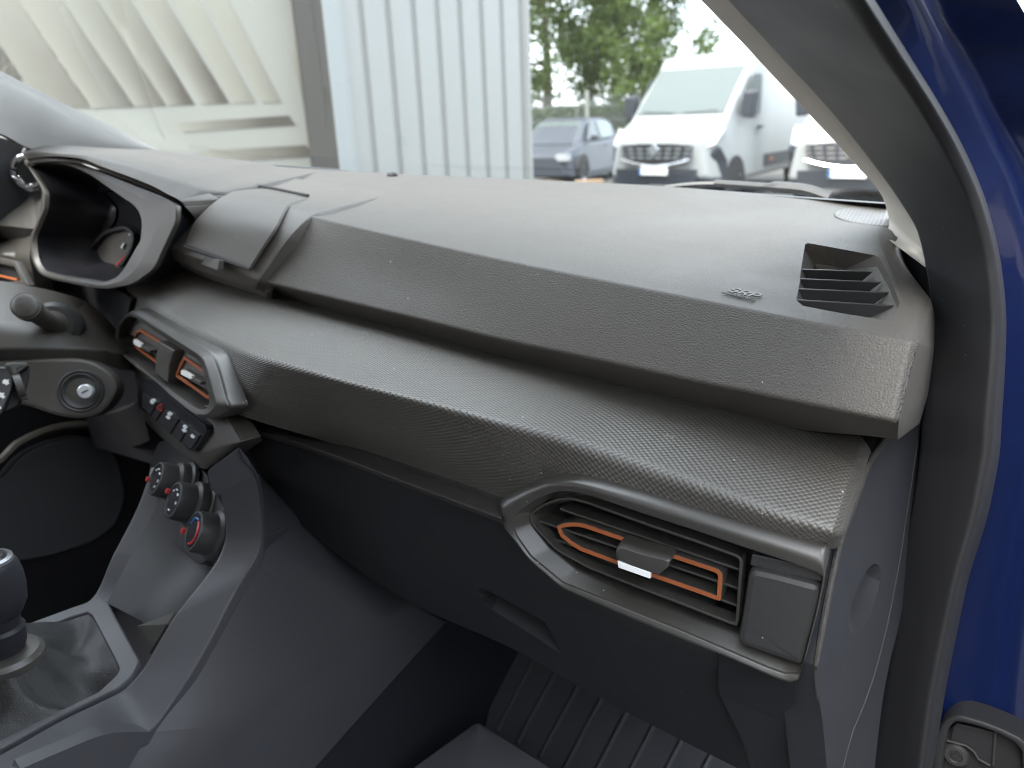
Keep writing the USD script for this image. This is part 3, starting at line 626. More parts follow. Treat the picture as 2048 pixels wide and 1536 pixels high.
# side cover right of the glove box lid
cov = np.array([PY((1437, 1308, .0), (1437, 1380, .006), (1442, 1394, .010), (1476, 1464, .027), (1525, 1560, .052)), PY((1592, 1346, -.006), (1591, 1372, -.002), (1589, 1452, .012), (1601, 1500, .028), (1617, 1560, .048))])
obj('lower_side_cover', slab(sheet(cov, 0, 12, lin=True), .015), 'shade_toned_plastic', dash, smooth=25)
Ga = np.array([PY((1588, 1362, .0), (1587, 1452, .018), (1613, 1545, .043)), PY((1628, 1322, .01), (1626, 1420, .03), (1652, 1550, .06))])
obj('end_facet', gridmesh(sheet(Ga, 0, 20)), 'side_plastic', dash)

# --- right-hand air vent
vn = unit([.02, -.98, .19]); vo = P(1400, 1130, y=.0)
outer = [(1003, 1000), (1016, 988), (1060, 966), (1100, 951), (1121, 948), (1165, 949), (1200, 957), (1300, 984), (1400, 1013), (1500, 1042), (1634, 1082), (1652, 1088), (1657, 1100), (1652, 1136), (1630, 1230), (1606, 1322), (1600, 1350), (1588, 1358), (1560, 1350), (1470, 1310), (1366, 1272), (1250, 1224), (1135, 1172), (1073, 1118), (1034, 1070), (1010, 1046)]
inner = [(1058, 1026), (1068, 1019), (1090, 1004), (1112, 988), (1130, 983), (1152, 982), (1192, 991), (1300, 1028), (1400, 1061), (1500, 1095), (1560, 1116), (1630, 1137), (1640, 1142), (1641, 1152), (1632, 1205), (1612, 1285), (1600, 1316), (1578, 1312), (1540, 1297), (1476, 1272), (1380, 1240), (1256, 1194), (1150, 1142), (1096, 1098), (1068, 1062), (1059, 1048)]
No = 150
fo, fi = on(vn, vo, *outer), on(vn, vo, *inner)
mid = fo * .5 + fi * .5
def ringgrid(lst, N=150): return np.stack([spline(roundpoly(q, .004, 3), N, True, True) for q in lst])
# frame: outer wall, crowned top, rim line, sloping inner ledge, wall into the duct
rim = on(vn, vo, *[(1040, 1024), (1052, 1013), (1082, 993), (1108, 981), (1128, 976), (1153, 976), (1194, 985), (1300, 1021), (1400, 1053), (1500, 1087), (1560, 1106), (1634, 1132), (1645, 1138), (1650, 1146), (1641, 1204), (1618, 1292), (1602, 1334), (1574, 1334), (1540, 1322), (1470, 1292), (1366, 1248), (1250, 1202), (1135, 1156), (1073, 1105), (1045, 1066), (1039, 1052)])
ctrl = np.stack([spline(q, 190, True, True) for q in (fo - vn * .035, fo + vn * .004, fo * .6 + rim * .4 + vn * .013, rim + vn * .011, rim + vn * .009, fi - vn * .004, fi - vn * .06)])
Gvent = fillet_rows(ctrl, [0, .006, .006, .001, .001, .002, 0], 4)
sv = obj('side_vent', gridmesh(Gvent, False, True), 'dusty_plastic', dash, smooth=32)
back = on(vn, vo - vn * .058, *outer)
obj('duct_shade_plate', prism(back, vn, 0, .002, .0005), 'dark_gap', sv)  # near-black plate, its colour stands for the unlit depth of the vent
vo2 = vo - vn * .010
gout = on(vn, vo2, (1068, 1024), (1090, 1007), (1121, 995), (1148, 992), (1180, 1000), (1300, 1043), (1400, 1077), (1478, 1105), (1487, 1112), (1484, 1150), (1478, 1240), (1472, 1240), (1380, 1204), (1280, 1166), (1183, 1128), (1121, 1094), (1078, 1050), (1069, 1036))
obj('vane_frame', sweep(spline(roundpoly(gout, .004, 3), 120, True, True), rrect(.0024, .016, .0008), vn), 'dusty_plastic', sv)
for l_, r_, dd in (((1078, 1042), (1476, 1177), .012), ((1120, 1018), (1480, 1140), .02), ((1100, 1075), (1476, 1212), .02)):
    q = on(vn, vo2 - vn * .002, l_, r_); up_ = unit(np.cross(vn, q[1] - q[0]))
    ol = np.array([q[0], q[1], q[1] - vn * .022, q[0] - vn * .022])
    obj('vane', prism(ol, up_, .0009, .0009, .0005), 'dusty_plastic', sv)
orng = [(1115, 1051), (1128, 1046), (1143, 1044.5), (1158, 1045), (1172, 1048), (1300, 1092), (1432, 1136), (1441, 1141), (1446, 1150), (1443, 1196), (1440, 1201), (1432, 1200), (1400, 1188), (1280, 1146), (1161, 1102), (1140, 1089), (1121, 1073), (1116, 1062)]
vo3 = vo2 + vn * .004
oring = on(vn, vo3, *orng); oc = oring.mean(0)
inset = oring + 0
for i in range(len(oring)):
    t = unit(oring[(i + 1) % len(oring)] - oring[i - 1]); nm = np.cross(vn, t); nm *= np.sign(nm @ (oc - oring[i])); inset[i] = oring[i] + nm * .0019
sh = sweep(spline(inset, 120, True, True), rrect(.0040, .020, .0008), vn)
obj('accent_ring', (sh[0] - vn * .0105, sh[1]), 'dusty_plastic', sv)
obj('copper_edge', sweep(spline(inset, 120, True, True), rrect(.0034, .0014, .0005), vn), 'orange_trim', sv)
# slider tab with its white mark
vo4 = vo3 + vn * .016
ta = on(vn, vo4, (1231, 1103), (1235, 1095), (1243, 1093), (1290, 1108), (1336, 1119), (1340, 1123), (1337, 1134), (1318, 1150), (1304, 1146), (1262, 1131), (1233, 1118))
tab_ = np.stack([ta - vn * .018 + [0, 0, .004], ta - vn * .004 + [0, 0, .002], ta])
tcen = ta.mean(0)
tab_ = np.concatenate([tab_, [tcen + (ta - tcen) * .9 + vn * .0012], [tcen + (ta - tcen) * .02 + vn * .0014]])
st = obj('slider_tab', tubeloft(fillet_rows(tab_, [0, .002, .001, .001, 0], 2)), 'dusty_plastic', sv)
tf = on(vn, vo4, (1236, 1121), (1302, 1144), (1301, 1156), (1238, 1134))
obj('white_strip', prism(tf, vn, .0016, .002, .0003), 'white_mark', st)
# blank panel right of the vanes
bo = vo + vn * .004
bl = on(vn, bo, (1502, 1129), (1560, 1142), (1645, 1164), (1640, 1200), (1609, 1318), (1602, 1324), (1540, 1302), (1478, 1281), (1488, 1220))
obj('blank_panel', prism(roundpoly(bl, .007, 5), vn, .007, .03, .0045), 'black_plastic', sv)
bl2 = on(vn, bo - vn * .003, (1506, 1104), (1570, 1118), (1648, 1140), (1645, 1160), (1560, 1142), (1502, 1127))
obj('panel_step', prism(bl2, vn, .004, .03, .001), 'black_plastic', sv)

# --- centre block with the two middle vents (turned towards the driver)
co_out = [(241, 672), (244, 656), (254, 640), (266, 626), (275, 618), (284, 617), (330, 643), (380, 673), (425, 699), (437, 712), (446, 738), (463, 800), (469, 812), (457, 826), (440, 836), (409, 836), (396, 827), (360, 797), (324, 761), (288, 737), (262, 718), (248, 704), (242, 690)]
co_in = [(247, 672), (250, 655), (259, 640), (266, 634), (272, 632), (280, 635), (330, 668), (372, 695), (405, 717), (413, 724), (420, 742), (431, 785), (433, 800), (430, 812), (424, 818), (411, 817), (400, 811), (362, 785), (340, 769), (305, 743), (275, 719), (256, 706), (248, 690)]
q0, q1 = on(cn, co, *co_out), on(cn, co, *co_in)
ctrl = np.stack([spline(q, 150, True, True) for q in (q0 - cn * .014, q0 + cn * .004, q0 * .55 + q1 * .45 + cn * .010, q1 + cn * .007, q1 - cn * .03)])
cv = obj('centre_vent', gridmesh(fillet_rows(ctrl, [0, .004, .004, .0015, 0], 4), False, True), 'dusty_plastic', dash, smooth=32)
obj('duct_shade_plate', prism(on(cn, co - cn * .028, *co_out), cn, 0, .002, .0005), 'dark_gap', cv)
c2 = co + cn * .001
obj('divider', prism(roundpoly(on(cn, c2, (323, 681), (350, 696), (356, 701), (345, 730), (342, 765), (335, 760), (317, 746), (318, 715)), .003, 3), cn, .004, .02, .002), 'soft_plastic', cv)
for poly, tc, tw, tr in (([(272, 668), (276, 663), (282, 661), (331, 691), (326, 712), (322, 730), (277, 697), (271, 689)], (276.5, 687), 8, 5), ([(370, 716), (395, 733), (420, 750), (426, 768), (431, 787), (417, 795), (386, 773), (354, 751), (361, 734)], (375, 749), 11, 6)):
    ol = on(cn, co - cn * .004, *poly)
    obj('copper_edge', sweep(spline(ol, 80, True, True), rrect(.0042, .003, .001), cn), 'orange_trim', cv)
    e0, e1 = np.array(poly[0]), np.array(poly[2])
    xs = sorted(poly, key=lambda q: q[0]); l_, r_ = xs[0], xs[-1]
    obj('vane', tube(on(cn, co - cn * .012, (l_[0], tc[1] - 6 + 0), (r_[0] + 4, tc[1] + (r_[0] - tc[0]) * .62)), .003, 6), 'dusty_plastic', cv)
    tb = on(cn, co + cn * .002, (tc[0] - tw, tc[1] - tr - 3), (tc[0] - tw + 3, tc[1] - tr - 5), (tc[0] + tw, tc[1] + tr - 3), (tc[0] + tw + 20, tc[1] + tr + 8), (tc[0] + tw + 18, tc[1] + tr + 14), (tc[0] + tw - 2, tc[1] + tr + 3), (tc[0] - tw, tc[1] - tr + 6))
    tbo = obj('slider_tab', prism(tb, cn, .002, .012, .001), 'soft_plastic', cv)
    wm = on(cn, co + cn * .0045, (tc[0] - tw, tc[1] - tr - 2), (tc[0] - tw + 3, tc[1] - tr - 3.5), (tc[0] + tw, tc[1] + tr - 4), (tc[0] + tw - .5, tc[1] + tr + 2), (tc[0] + tw - 4, tc[1] + tr + 3), (tc[0] - tw, tc[1] - tr + 6))
    obj('white_strip', prism(wm, cn, .0012, .002, .0004), 'white_mark', tbo)
obj('lower_vane', tube(on(cn, co - cn * .006, (270, 718), (348, 774), (408, 812), (420, 814), (430, 806)), .0022, 6), 'dusty_plastic', cv)
# fascia below the middle vents, and the row of switches
f0 = on(cn, co - cn * .012, (262, 700), (340, 760), (405, 812), (430, 828), (455, 836))
f1 = on(cn, co - cn * .006, (278, 808), (330, 855), (390, 905), (440, 893), (482, 884))
f2 = on(cn, co - cn * .018, (284, 834), (335, 886), (407, 938), (418, 936), (486, 892))
obj('centre_fascia', slab(sheet(np.array([f0, f1, f2]), [0, .004, 0], 40, 4), .02), 'soft_plastic', dash)
bp = on(cn, co - cn * .004, (283, 758), (296, 760), (350, 802), (415, 850), (419, 862), (394, 903), (385, 901), (330, 852), (282, 815), (279, 790))
bs = obj('switch_strip', prism(roundpoly(bp, .004, 3), cn, .003, .012, .001), 'gloss_black', dash)
for q in ([(288, 785), (316, 806), (303, 830), (286, 814)], [(319, 808), (329, 816), (313, 842), (305, 832)], [(332, 818), (360, 838), (342, 868), (316, 845)], [(364, 841), (379, 853), (362, 884), (345, 870)], [(382, 855), (403, 870), (386, 897), (365, 886)]):
    obj('switch', prism(roundpoly(on(cn, co - cn * .001, *q), .0015, 2), cn, .0018, .003, .0008), 'shade_toned_plastic', bs)
def blob(name, pts, n, o, mt, par, h=.0008): return obj(name, prism(on(n, o, *pts), n, h, .001, .0002), mt, par)
sy = co + cn * .0008
blob('lock_symbol', [(301, 805), (302, 800), (306, 797), (310, 799), (311, 803), (306, 809)], cn, sy, 'grey_mark', bs)
obj('hazard_triangle', sweep(spline(on(cn, sy, (324, 808), (324.5, 823), (313, 815)), 30, True, True), rrect(.0016, .001, .0003), cn), 'red_mark', bs)
for (cx, cy) in ((340, 828), (337, 835), (371, 854), (369, 861), (386, 873)):
    blob('switch_symbol', [(cx - 5, cy - 2), (cx - 1, cy - 5), (cx + 5, cy), (cx + 3, cy + 4), (cx - 1, cy + 3)], cn, sy, 'grey_mark', bs)

# --- storage box with lid in the middle of the dashboard top
S0 = PY((446, 384, .27), (490, 368, .36), (576, 356, .44), (642, 363, .43), (775, 385, .385), (778, 388, .38))
S1 = PY((425, 396, .22), (488, 378, .30), (590, 396, .29), (650, 407, .27), (760, 391, .365), (775, 391, .375))
S2 = PY((404, 408, .19), (450, 393, .20), (577, 412, .20), (600, 421, .195), (618, 427, .19), (625, 431, .188))
S3 = PY((374, 443, .155), (405, 430, .16), (551, 460, .155), (567, 478, .15), (572, 480, .15), (578, 474, .152))
S4 = PY((344, 480, .14), (372, 494, .138), (501, 539, .13), (524, 550, .13), (530, 545, .132), (535, 538, .134))
S5 = PY((334, 491, .135), (372, 508, .133), (484, 549, .128), (505, 559, .127), (516, 563, .127), (524, 563, .13))
S6 = PY((334, 514, .145), (384, 538, .143), (470, 566, .14), (500, 577, .14), (510, 580, .14), (522, 582, .143))
box_s = obj('storage_surround', slab(sheet(np.array([S0, S1, S2, S3, S4, S5, S6, S6 + [0, .06, .0]]), [0, .02, .02, .05, .01, .006, .004, 0], 40, 5), .02, [0, .7, -.7]), 'top_plastic', dash)
L0 = PY((489, 372, .32), (552, 384, .31), (617, 397, .30)); L1 = PY((453, 391, .197), (515, 400, .197), (575, 410, .196)); L2 = PY((430, 405, .172), (497, 420, .171), (563, 433, .170))
L3 = PY((405, 428, .154), (478, 443, .152), (551, 458, .150)); L4 = PY((388, 447, .142), (456, 468, .140), (530, 488, .138)); L5 = PY((371, 490, .133), (435, 513, .129), (500, 536, .125))
lid = slab(sheet(np.array([L0, L1, L2, L3, L4, L5]), [0, .014, .02, .02, .03, 0], 20, 5) + [0, -.0005, .001], .004)
ld = obj('storage_lid', lid, 'top_plastic', box_s, smooth=40)
obj('lid_gap_shade', tube(PY((489, 370, .322), (552, 382, .312), (617, 395.5, .302)) + [0, 0, .003], .0022, 6), 'dark_gap', box_s)  # dark strip laid along the lid slot in place of its shadow
obj('lid_gap_shade', tube(PY((371, 492, .128), (435, 515, .124), (501, 538.5, .120)) + [0, -.001, .0], .0022, 6), 'dark_gap', box_s)
tn = unit([-.35, -.9, .3])
obj('lid_catch', prism(roundpoly(on(tn, P(420, 520, y=.127), (405, 509), (440, 520), (436, 541), (403, 529)), .002, 2), tn, .001, .006, .0008), 'top_plastic', box_s)
for q in ((355, 452), (349, 465)): obj('screw_head', lathe([(0, .002), (.004, .0015), (.005, 0), (.005, -.004)], P(*q, y=.145), tn, 14), 'grey_mark', box_s)

# --- dashboard top towards the driver and the cowl over the instruments
H0 = PY((49, 291, .24), (90, 291, .24), (137, 291, .25), (240, 297, .40), (320, 301, .5), (440, 316, .55), (526, 326, .56), (581, 337, .56), (640, 343, .55))
H2 = PY((42, 305, .19), (70, 303, .17), (105, 306, .155), (168, 310, .14), (235, 323, .135), (300, 341, .137), (360, 361, .15), (410, 377, .18), (448, 385, .215))
H3 = PY((54, 318, .185), (80, 315, .165), (110, 313, .15), (160, 318, .135), (205, 335, .125), (265, 357, .12), (325, 384, .122), (362, 404, .132), (384, 432, .15))
H4 = H3 + [0, .06, -.004]
obj('instrument_cowl', slab(sheet(np.array([H0, H2, H3, H4]), [0, .009, .002, 0], 60, 5), .008, [0, .5, -.86]), 'top_plastic', dash)
kn = unit([-.13, -.96, .23]); ko = P(283, 445, y=.130)
KO = [(48, 321), (58, 316), (80, 314), (110, 316), (140, 321), (170, 332), (207, 346), (270, 371), (332, 396), (346, 404), (353, 416), (352, 436), (340, 468), (325, 500), (309, 534), (288, 552), (262, 568), (236, 574), (205, 577), (160, 570), (110, 560), (82, 549), (64, 520), (59, 486), (70, 450), (84, 412), (84, 390), (66, 350)]
KI = [(53, 330), (62, 325), (80, 322), (108, 325), (135, 330), (156, 337), (185, 352), (215, 373), (245, 394), (270, 412), (281, 428), (285, 447), (283, 475), (270, 502), (254, 530), (243, 546), (232, 556), (222, 561), (205, 566), (166, 560), (115, 552), (88, 545), (70, 518), (66, 486), (78, 446), (90, 412), (91, 391), (74, 355)]
q0, q1 = on(kn, ko, *KO), on(kn, ko, *KI)
cc = q1.mean(0)
deep = cc + (q1 - cc) * [.80, .80, .72] - kn * .085
deep2 = cc + (q1 - cc) * [.70, .7, .62] - kn * .088
ctrl = np.stack([spline(q, 140, False, True) for q in (q0 - kn * .006, q0 + kn * .0, q0 * .45 + q1 * .55 + kn * .0015, q1 + kn * .001, q1 * .97 + cc * .03 - kn * .004)])
ic = obj('instrument_cluster', gridmesh(fillet_rows(ctrl, [0, .002, .003, .001, 0], 4), False, True), 'soft_plastic', dash, smooth=35)
wl_ = np.stack([spline(q, 140, False, True) for q in (q1 * .98 + cc * .02 - kn * .003, q1 * .5 + deep * .5 + (q1 - cc) * .05, deep, deep2)])
obj('instrument_well', gridmesh(fillet_rows(wl_, [0, .05, .01, 0], 5), False, True), 'well_plastic', ic, smooth=50)
dc = deep.mean(0)
hs = spline(q0, 80, False, True); hsm = hs.mean(0)
obj('cluster_housing', gridmesh(np.array([hsm + (hs - hsm) * f_ - kn * b_ for f_, b_ in ((.985, .006), (.93, .02), (.86, .16))]), False, True), 'well_plastic', ic, smooth=True)
obj('dial_glass', prism(spline(deep2 - kn * .004, 60, True, True), kn, 0, .004, .0005), 'gloss_black', ic)
dq = on(kn, dc + kn * .012, (205, 470))[0]
obj('dial_ring', sweep(spline(roundpoly(on(kn, dc + kn * .006, (255, 455), (275, 470), (268, 500), (246, 535), (200, 548), (178, 535), (185, 500), (215, 465)), .02, 5), 60, True, True), rrect(.006, .012, .002), kn), 'shade_toned_plastic', ic)
obj('dial_face', prism(roundpoly(on(kn, dc + kn * .004, (252, 460), (270, 474), (264, 500), (243, 530), (202, 543), (182, 533), (188, 502), (217, 470)), .015, 4), kn, 0, .002, .0003), 'soft_plastic', ic)
for q in ([(231, 530), (252, 509), (255, 511), (233, 533)], [(240, 531), (258, 514), (260, 517), (242, 533)]): obj('red_marking', prism(on(kn, dc + kn * .007, *q), kn, .001, .001, .0003), 'red_mark', ic)
for q in ([(242, 495), (247, 486), (250, 488), (245, 497)], [(258, 470), (262, 463), (264, 465), (260, 472)]): obj('white_marking', prism(on(kn, dc + kn * .007, *q), kn, .001, .001, .0003), 'grey_mark', ic)
# left end of the dashboard beside the instruments
y_ = .175
obj('driver_side_pad', slab(sheet(np.array([PY((-60, 440, y_ + .02), (18, 414, y_ + .04), (50, 397, y_ + .06), (84, 386, y_ + .07)), PY((-60, 462, y_), (16, 452, y_), (50, 456, y_ + .01), (76, 458, y_ + .02))]), 0, 12), .03), 'soft_plastic', dash)
obj('driver_side_trim', slab(sheet(np.array([PY((-60, 484, y_ + .02), (14, 470, y_ + .03), (40, 468, y_ + .02), (66, 466, y_ + .02)), PY((-60, 512, y_ - .02), (5, 508, y_ - .02), (30, 510, y_ - .01), (58, 512, y_ - .01)), PY((-60, 590, y_ - .01), (5, 560, y_ - .01), (40, 565, y_ - .01), (72, 575, y_ - .01))]), [0, .01, 0], 14, 4), .03), 'soft_plastic', dash)
dn_ = unit([-.1, -.97, .2]); do_ = P(20, 530, y=y_ - .035)
dvv = obj('driver_vent', sweep(on(dn_, do_, (-60, 518), (0, 520), (37, 529), (56, 565), (0, 575), (-60, 575)), rrect(.010, .012, .003), dn_), 'soft_plastic', dash)
obj('duct_shade_plate', prism(on(dn_, do_ - dn_ * .006, (-60, 520), (0, 522), (35, 531), (52, 563), (-60, 573)), dn_, 0, .002, .0003), 'dark_gap', dvv)
obj('copper_edge', tube(on(dn_, do_ + dn_ * .002, (-50, 543), (0, 552), (36, 560)), .0022, 6), 'orange_trim', dvv)
# dark underside between strip, instruments and column
obj('lower_instrument_panel', slab(sheet(np.array([PY((60, 555, .25), (150, 570, .24), (235, 580, .2), (262, 600, .16)), PY((60, 600, .26), (130, 612, .25), (215, 640, .21), (240, 680, .17)), PY((60, 690, .30), (150, 710, .28), (245, 715, .24), (285, 760, .17))]), 0, 16), .02), 'shade_toned_plastic', dash)
obj('knee_panel', slab(sheet(np.array([PY((-40, 800, .30), (100, 830, .28), (200, 830, .24), (278, 800, .16)), PY((-40, 900, .34), (110, 890, .32), (210, 900, .28), (300, 880, .2))]), 0, 16), .02), 'shade_toned_plastic', dash)

# ================================================================== centre console
con = thing('centre_console', 'dark grey centre console with three heater knobs sloping down to the gear lever', 'centre console')
I_ = [(412, 938), (440, 985), (448, 1020), (451, 1066), (438, 1108), (349, 1230), (267, 1357), (237, 1382), (120, 1440), (0, 1508), (-120, 1570)]
O_ = [(476, 892), (510, 950), (517, 1000), (522, 1050), (520, 1092), (478, 1170), (372, 1362), (298, 1462), (209, 1467), (42, 1536), (-90, 1600)]
xi = [.10, .092, .09, .088, .085, .08, .075, .072, .07, .068, .066]
Ir = np.array([P(*q, x=k) for q, k in zip(I_, xi)]); Or = np.array([P(*q, x=.122) for q in O_])
Ir2 = Ir + [-.006, .004, -.022]
obj('console_spine', slab(sheet(np.array([Ir2, Ir, Ir * .1 + Or * .9, Or, Or + [.001, .0, -.012]]), [0, .005, .0, .004, 0], 90, 4), .02, [-.3, .5, -.8]), 'console_plastic', con)
fr = np.array([P(*q, x=.119) for q in ((512, 948), (518, 1000), (523, 1050), (521, 1094))]); fr2 = PY((522, 949, .075), (566, 1000, .06), (590, 1028, .058), (602, 1047, .058))
obj('spine_facet', slab(sheet(np.array([fr, fr2]), 0, 20, lin=True), .015), 'console_plastic', con)
Fs = [(601, 1048), (546, 1090), (515, 1128), (484, 1170), (430, 1265), (375, 1364), (301, 1464), (205, 1640)]
Fc = [(846, 1218), (780, 1258), (735, 1284), (704, 1301), (620, 1342), (558, 1377), (488, 1443), (380, 1640)]
Fb = [(948, 1272), (950, 1297), (920, 1322), (890, 1345), (800, 1420), (720, 1488), (663, 1538), (560, 1640)]
a0 = np.array([P(*q, x=.121) for q in Fs]); a0[0] = P(601, 1048, y=.062); a1 = np.array([P(*q, x=.15) for q in Fc]); a2 = np.array([P(*q, x=.138) for q in Fb])
obj('console_flank', slab(sheet(np.array([a0, a1, a2]), [0, .03, 0], 60, 9), .02, [-1, .2, -.2]), 'console_plastic', con, smooth=60)
lo = np.array([[P(*q, x=.1235) for q in ((298, 1464), (255, 1464), (209, 1469), (120, 1504), (42, 1538))], [P(*q, x=.123) for q in ((256, 1536), (200, 1580), (150, 1610), (60, 1640), (0, 1660))]])
obj('lower_rail_panel', slab(sheet(lo, 0, 20), .015, [-1, .2, 0]), 'console_plastic', con)
# left spine and storage bin
l0 = np.array([P(*q, x=-.115) for q in ((300, 935), (279, 1000), (225, 1108), (174, 1202), (60, 1262), (-60, 1300))]); l1 = np.array([P(*q, x=-.095) for q in ((325, 935), (314, 1007), (265, 1105), (212, 1205), (80, 1262), (-40, 1305))])
obj('console_spine', slab(sheet(np.array([l0 + [0, 0, -.02], l0, l1]), [0, .004, 0], 30, 4), .012, [.3, .5, -.8]), 'console_plastic', con)
b0 = np.array([P(*q, x=-.092) for q in ((330, 960), (314, 1008), (264, 1106), (214, 1206))]); b1 = np.array([P(*q, x=.0) for q in ((400, 1090), (372, 1120), (320, 1180), (262, 1262))]); b2 = np.array([P(*q, x=.088) for q in ((452, 1060), (440, 1108), (352, 1228), (282, 1330))])
bn = sheet(np.array([b0, b1 + [0, .03, -.02], b2 + [0, .02, -.02]]), [0, .05, 0], 30, 6)
obj('storage_bin', slab(bn, .01, [0, .7, -.7]), 'shade_toned_plastic', con)
obj('bin_mat', slab(np.array([[P(*q, x=k) for q, k in (((276, 1258), .0), ((350, 1230), .03))], [P(*q, x=k) for q, k in (((300, 1312), .03), ((335, 1255), .06))]]) + [0, .0, .004], .004, [0, .5, -.8]), 'dusty_plastic', con)
# control panel with the knobs
ka = unit([-.36, -.76, .54])
kc = [(np.array([313., 957.]), -.075, 1.0), (np.array([348., 1000.]), -.018, 1.05), (np.array([388., 1062.]), .040, 1.08)]
faces = [P(*q, x=x_) for q, x_, s in kc]
po = np.mean(faces, 0) - ka * .034
pan = on(ka, po, (318, 884), (345, 880), (405, 938), (440, 985), (450, 1030), (452, 1075), (438, 1110), (400, 1130), (352, 1090), (318, 1040), (300, 980), (300, 930))
cp = obj('heater_panel', prism(roundpoly(pan, .01, 3), ka, .001, .02, .001), 'shade_toned_plastic', con)
for k, (fc, (q, x_, s)) in enumerate(zip(faces, kc)):
    R0 = .0205 * s
    kb = obj('heater_knob', lathe([(0, .0), (R0 * .80, .0), (R0 * .82, -.0015), (R0 * .86, .0015), (R0 * .96, .0012), (R0, -.001), (R0 * 1.02, -.010), (R0 * 1.04, -.018), (R0 * 1.22, -.021), (R0 * 1.26, -.024), (R0 * 1.26, -.031), (R0 * 1.42, -.033), (R0 * 1.42, -.038)], fc, ka, 48), 'black_plastic', con)
    fu, fw, _ = frame(ka)
    obj('knob_face', lathe([(0, .0008), (R0 * .78, .0006), (R0 * .79, -.002)], fc, ka, 40), 'gloss_black', kb)
    def arc(a0, a1, rr, wd):
        t = np.linspace(a0, a1, 14); o1 = [fc + ka * .0014 + rr * (cos(q) * fu + sin(q) * fw) for q in t]
        return tube(o1, wd, 5)
    if k == 2:
        obj('cold_arc', arc(radians(80), radians(170), R0 * .62, .0011), 'blue_mark', kb); obj('hot_arc', arc(radians(-75), radians(68), R0 * .62, .0014), 'red_mark', kb)
    else:
        for j, an_ in enumerate((140, 95, 50, 5, -40, -85)):
            if (j + k) % 6 == 5: continue
            c_ = fc + ka * .0012 + R0 * .56 * (cos(radians(an_)) * fu + sin(radians(an_)) * fw)
            obj('knob_symbol', arc(radians(an_ - 7), radians(an_ + 7), R0 * .56, .0009), 'grey_mark', kb)
    pa = radians((205, 178, 205)[k]); pc = fc + R0 * 1.10 * (cos(pa) * fu + sin(pa) * fw) + ka * .002
    obj('red_pointer', box(pc, (.0055, .005, .004), np.stack([fu, fw, ka], 1)), 'red_mark', kb)
# gear lever surround
gn = unit([0, -.12, 1]); go = P(237, 1382, x=.07) + [0, 0, .001]
GS = [(206, 1200), (217, 1208), (281, 1326), (279, 1334), (267, 1357), (240, 1381), (120, 1440), (0, 1508), (-140, 1590), (-200, 1500), (-160, 1330), (0, 1275), (63, 1250), (150, 1218)]
GI = [(176, 1229), (186, 1236), (238, 1336), (240, 1344), (236, 1354), (199, 1389), (120, 1427), (0, 1487), (-110, 1545), (-160, 1480), (-120, 1345), (0, 1291), (70, 1268), (140, 1240)]
obj('gear_surround', frameplate(on(gn, go, *GS), on(gn, go, *GI), gn, .004, .012, 110, .003), 'console_plastic', con)
# ================================================================== gear lever
gax = unit([.02, .10, 1])
kt = P(-26, 1126, x=-.03)
lev = thing('gear_lever', 'dark gear lever with leather gaiter at the left edge of the console', 'gear lever')
kbase = kt - gax * .055
obj('knob', lathe([(0, .006), (.017, .004), (.0185, .001), (.0215, .0005), (.024, -.003), (.0265, -.014), (.0275, -.028), (.0265, -.042), (.022, -.052), (.019, -.056), (.0185, -.066), (.0215, -.069), (.021, -.085), (.0185, -.092), (0, -.092)], kt, gax, 40), 'well_plastic', lev)
obj('knob_cap', lathe([(0, .0075), (.013, .0068), (.0155, .0045), (.0155, .001)], kt, gax, 32), 'gloss_black', lev)
obj('knob_ring', lathe([(.0165, .0015), (.0165, .0052), (.0205, .0042), (.0212, .0012)], kt, gax, 32), 'dark_chrome', lev)
cb = kt - gax * .098
obj('collar', lathe([(0, .006), (.019, .006), (.030, .004), (.034, .0), (.034, -.006), (.030, -.010), (0, -.010)], cb, gax, 36), 'dusty_plastic', lev)
NB = 72; bt = spline(on(gn, go + gn * .002, *GI), NB, True, True)
an = np.arctan2(bt[:, 1] - cb[1], bt[:, 0] - cb[0])
tp = cb + gax * -.004 + .031 * np.stack([np.cos(an), np.sin(an), 0 * an], 1)
rings = []
for t in np.linspace(0, 1, 16):
    s = t ** .55
    fold = .010 * sin(pi * t) * np.cos(an * 5 + 1.1) + .004 * sin(2 * pi * t) * np.cos(an * 9)
    rg = bt * (1 - t) + tp * t
    rg[:, 2] = bt[:, 2] * (1 - t) + tp[:, 2] * t + (.020 * sin(pi * t) * (np.cos(an + 2.6) * .5 + .5) - .028 * sin(pi * t) ** 1.0 * (np.cos(an - .75) * .5 + .5) ** 2) + fold
    rings.append(rg)
obj('gaiter', gridmesh(np.array(rings), False, True), 'gaiter_leather', lev, smooth=True)

# ================================================================== steering column
col = thing('steering_column', 'black steering column cowl with ignition lock and stalks at the left edge', 'steering column')
q = lambda px, py, d: P(px, py, d=d)
cu = np.array([[q(-60, 560, 1.06), q(0, 562, 1.08), (q(70, 575, 1.10)), q(135, 597, 1.12), q(186, 640, 1.13), q(206, 672, 1.14)],
               [q(-60, 640, .99), q(0, 650, 1.00), q(70, 655, 1.02), q(130, 662, 1.05), q(170, 668, 1.08), q(208, 682, 1.11)],
               [q(-60, 700, .985), q(0, 699, .995), q(62, 698, 1.01), q(140, 698, 1.04), q(200, 699, 1.07), q(243, 701, 1.12)],
               [q(-60, 722, 1.0), q(0, 722, 1.01), q(62, 722, 1.02), q(140, 722, 1.05), q(200, 728, 1.08), q(243, 740, 1.13)]])
obj('upper_cowl', slab(sheet(cu, [0, .02, .004, 0], 40, 5), .03, [0, .9, -.4]), 'soft_plastic', col)
ln = unit(-ray(150, 780) * .8 + np.array([.0, -.3, .1])); lo_ = q(150, 780, 1.03)
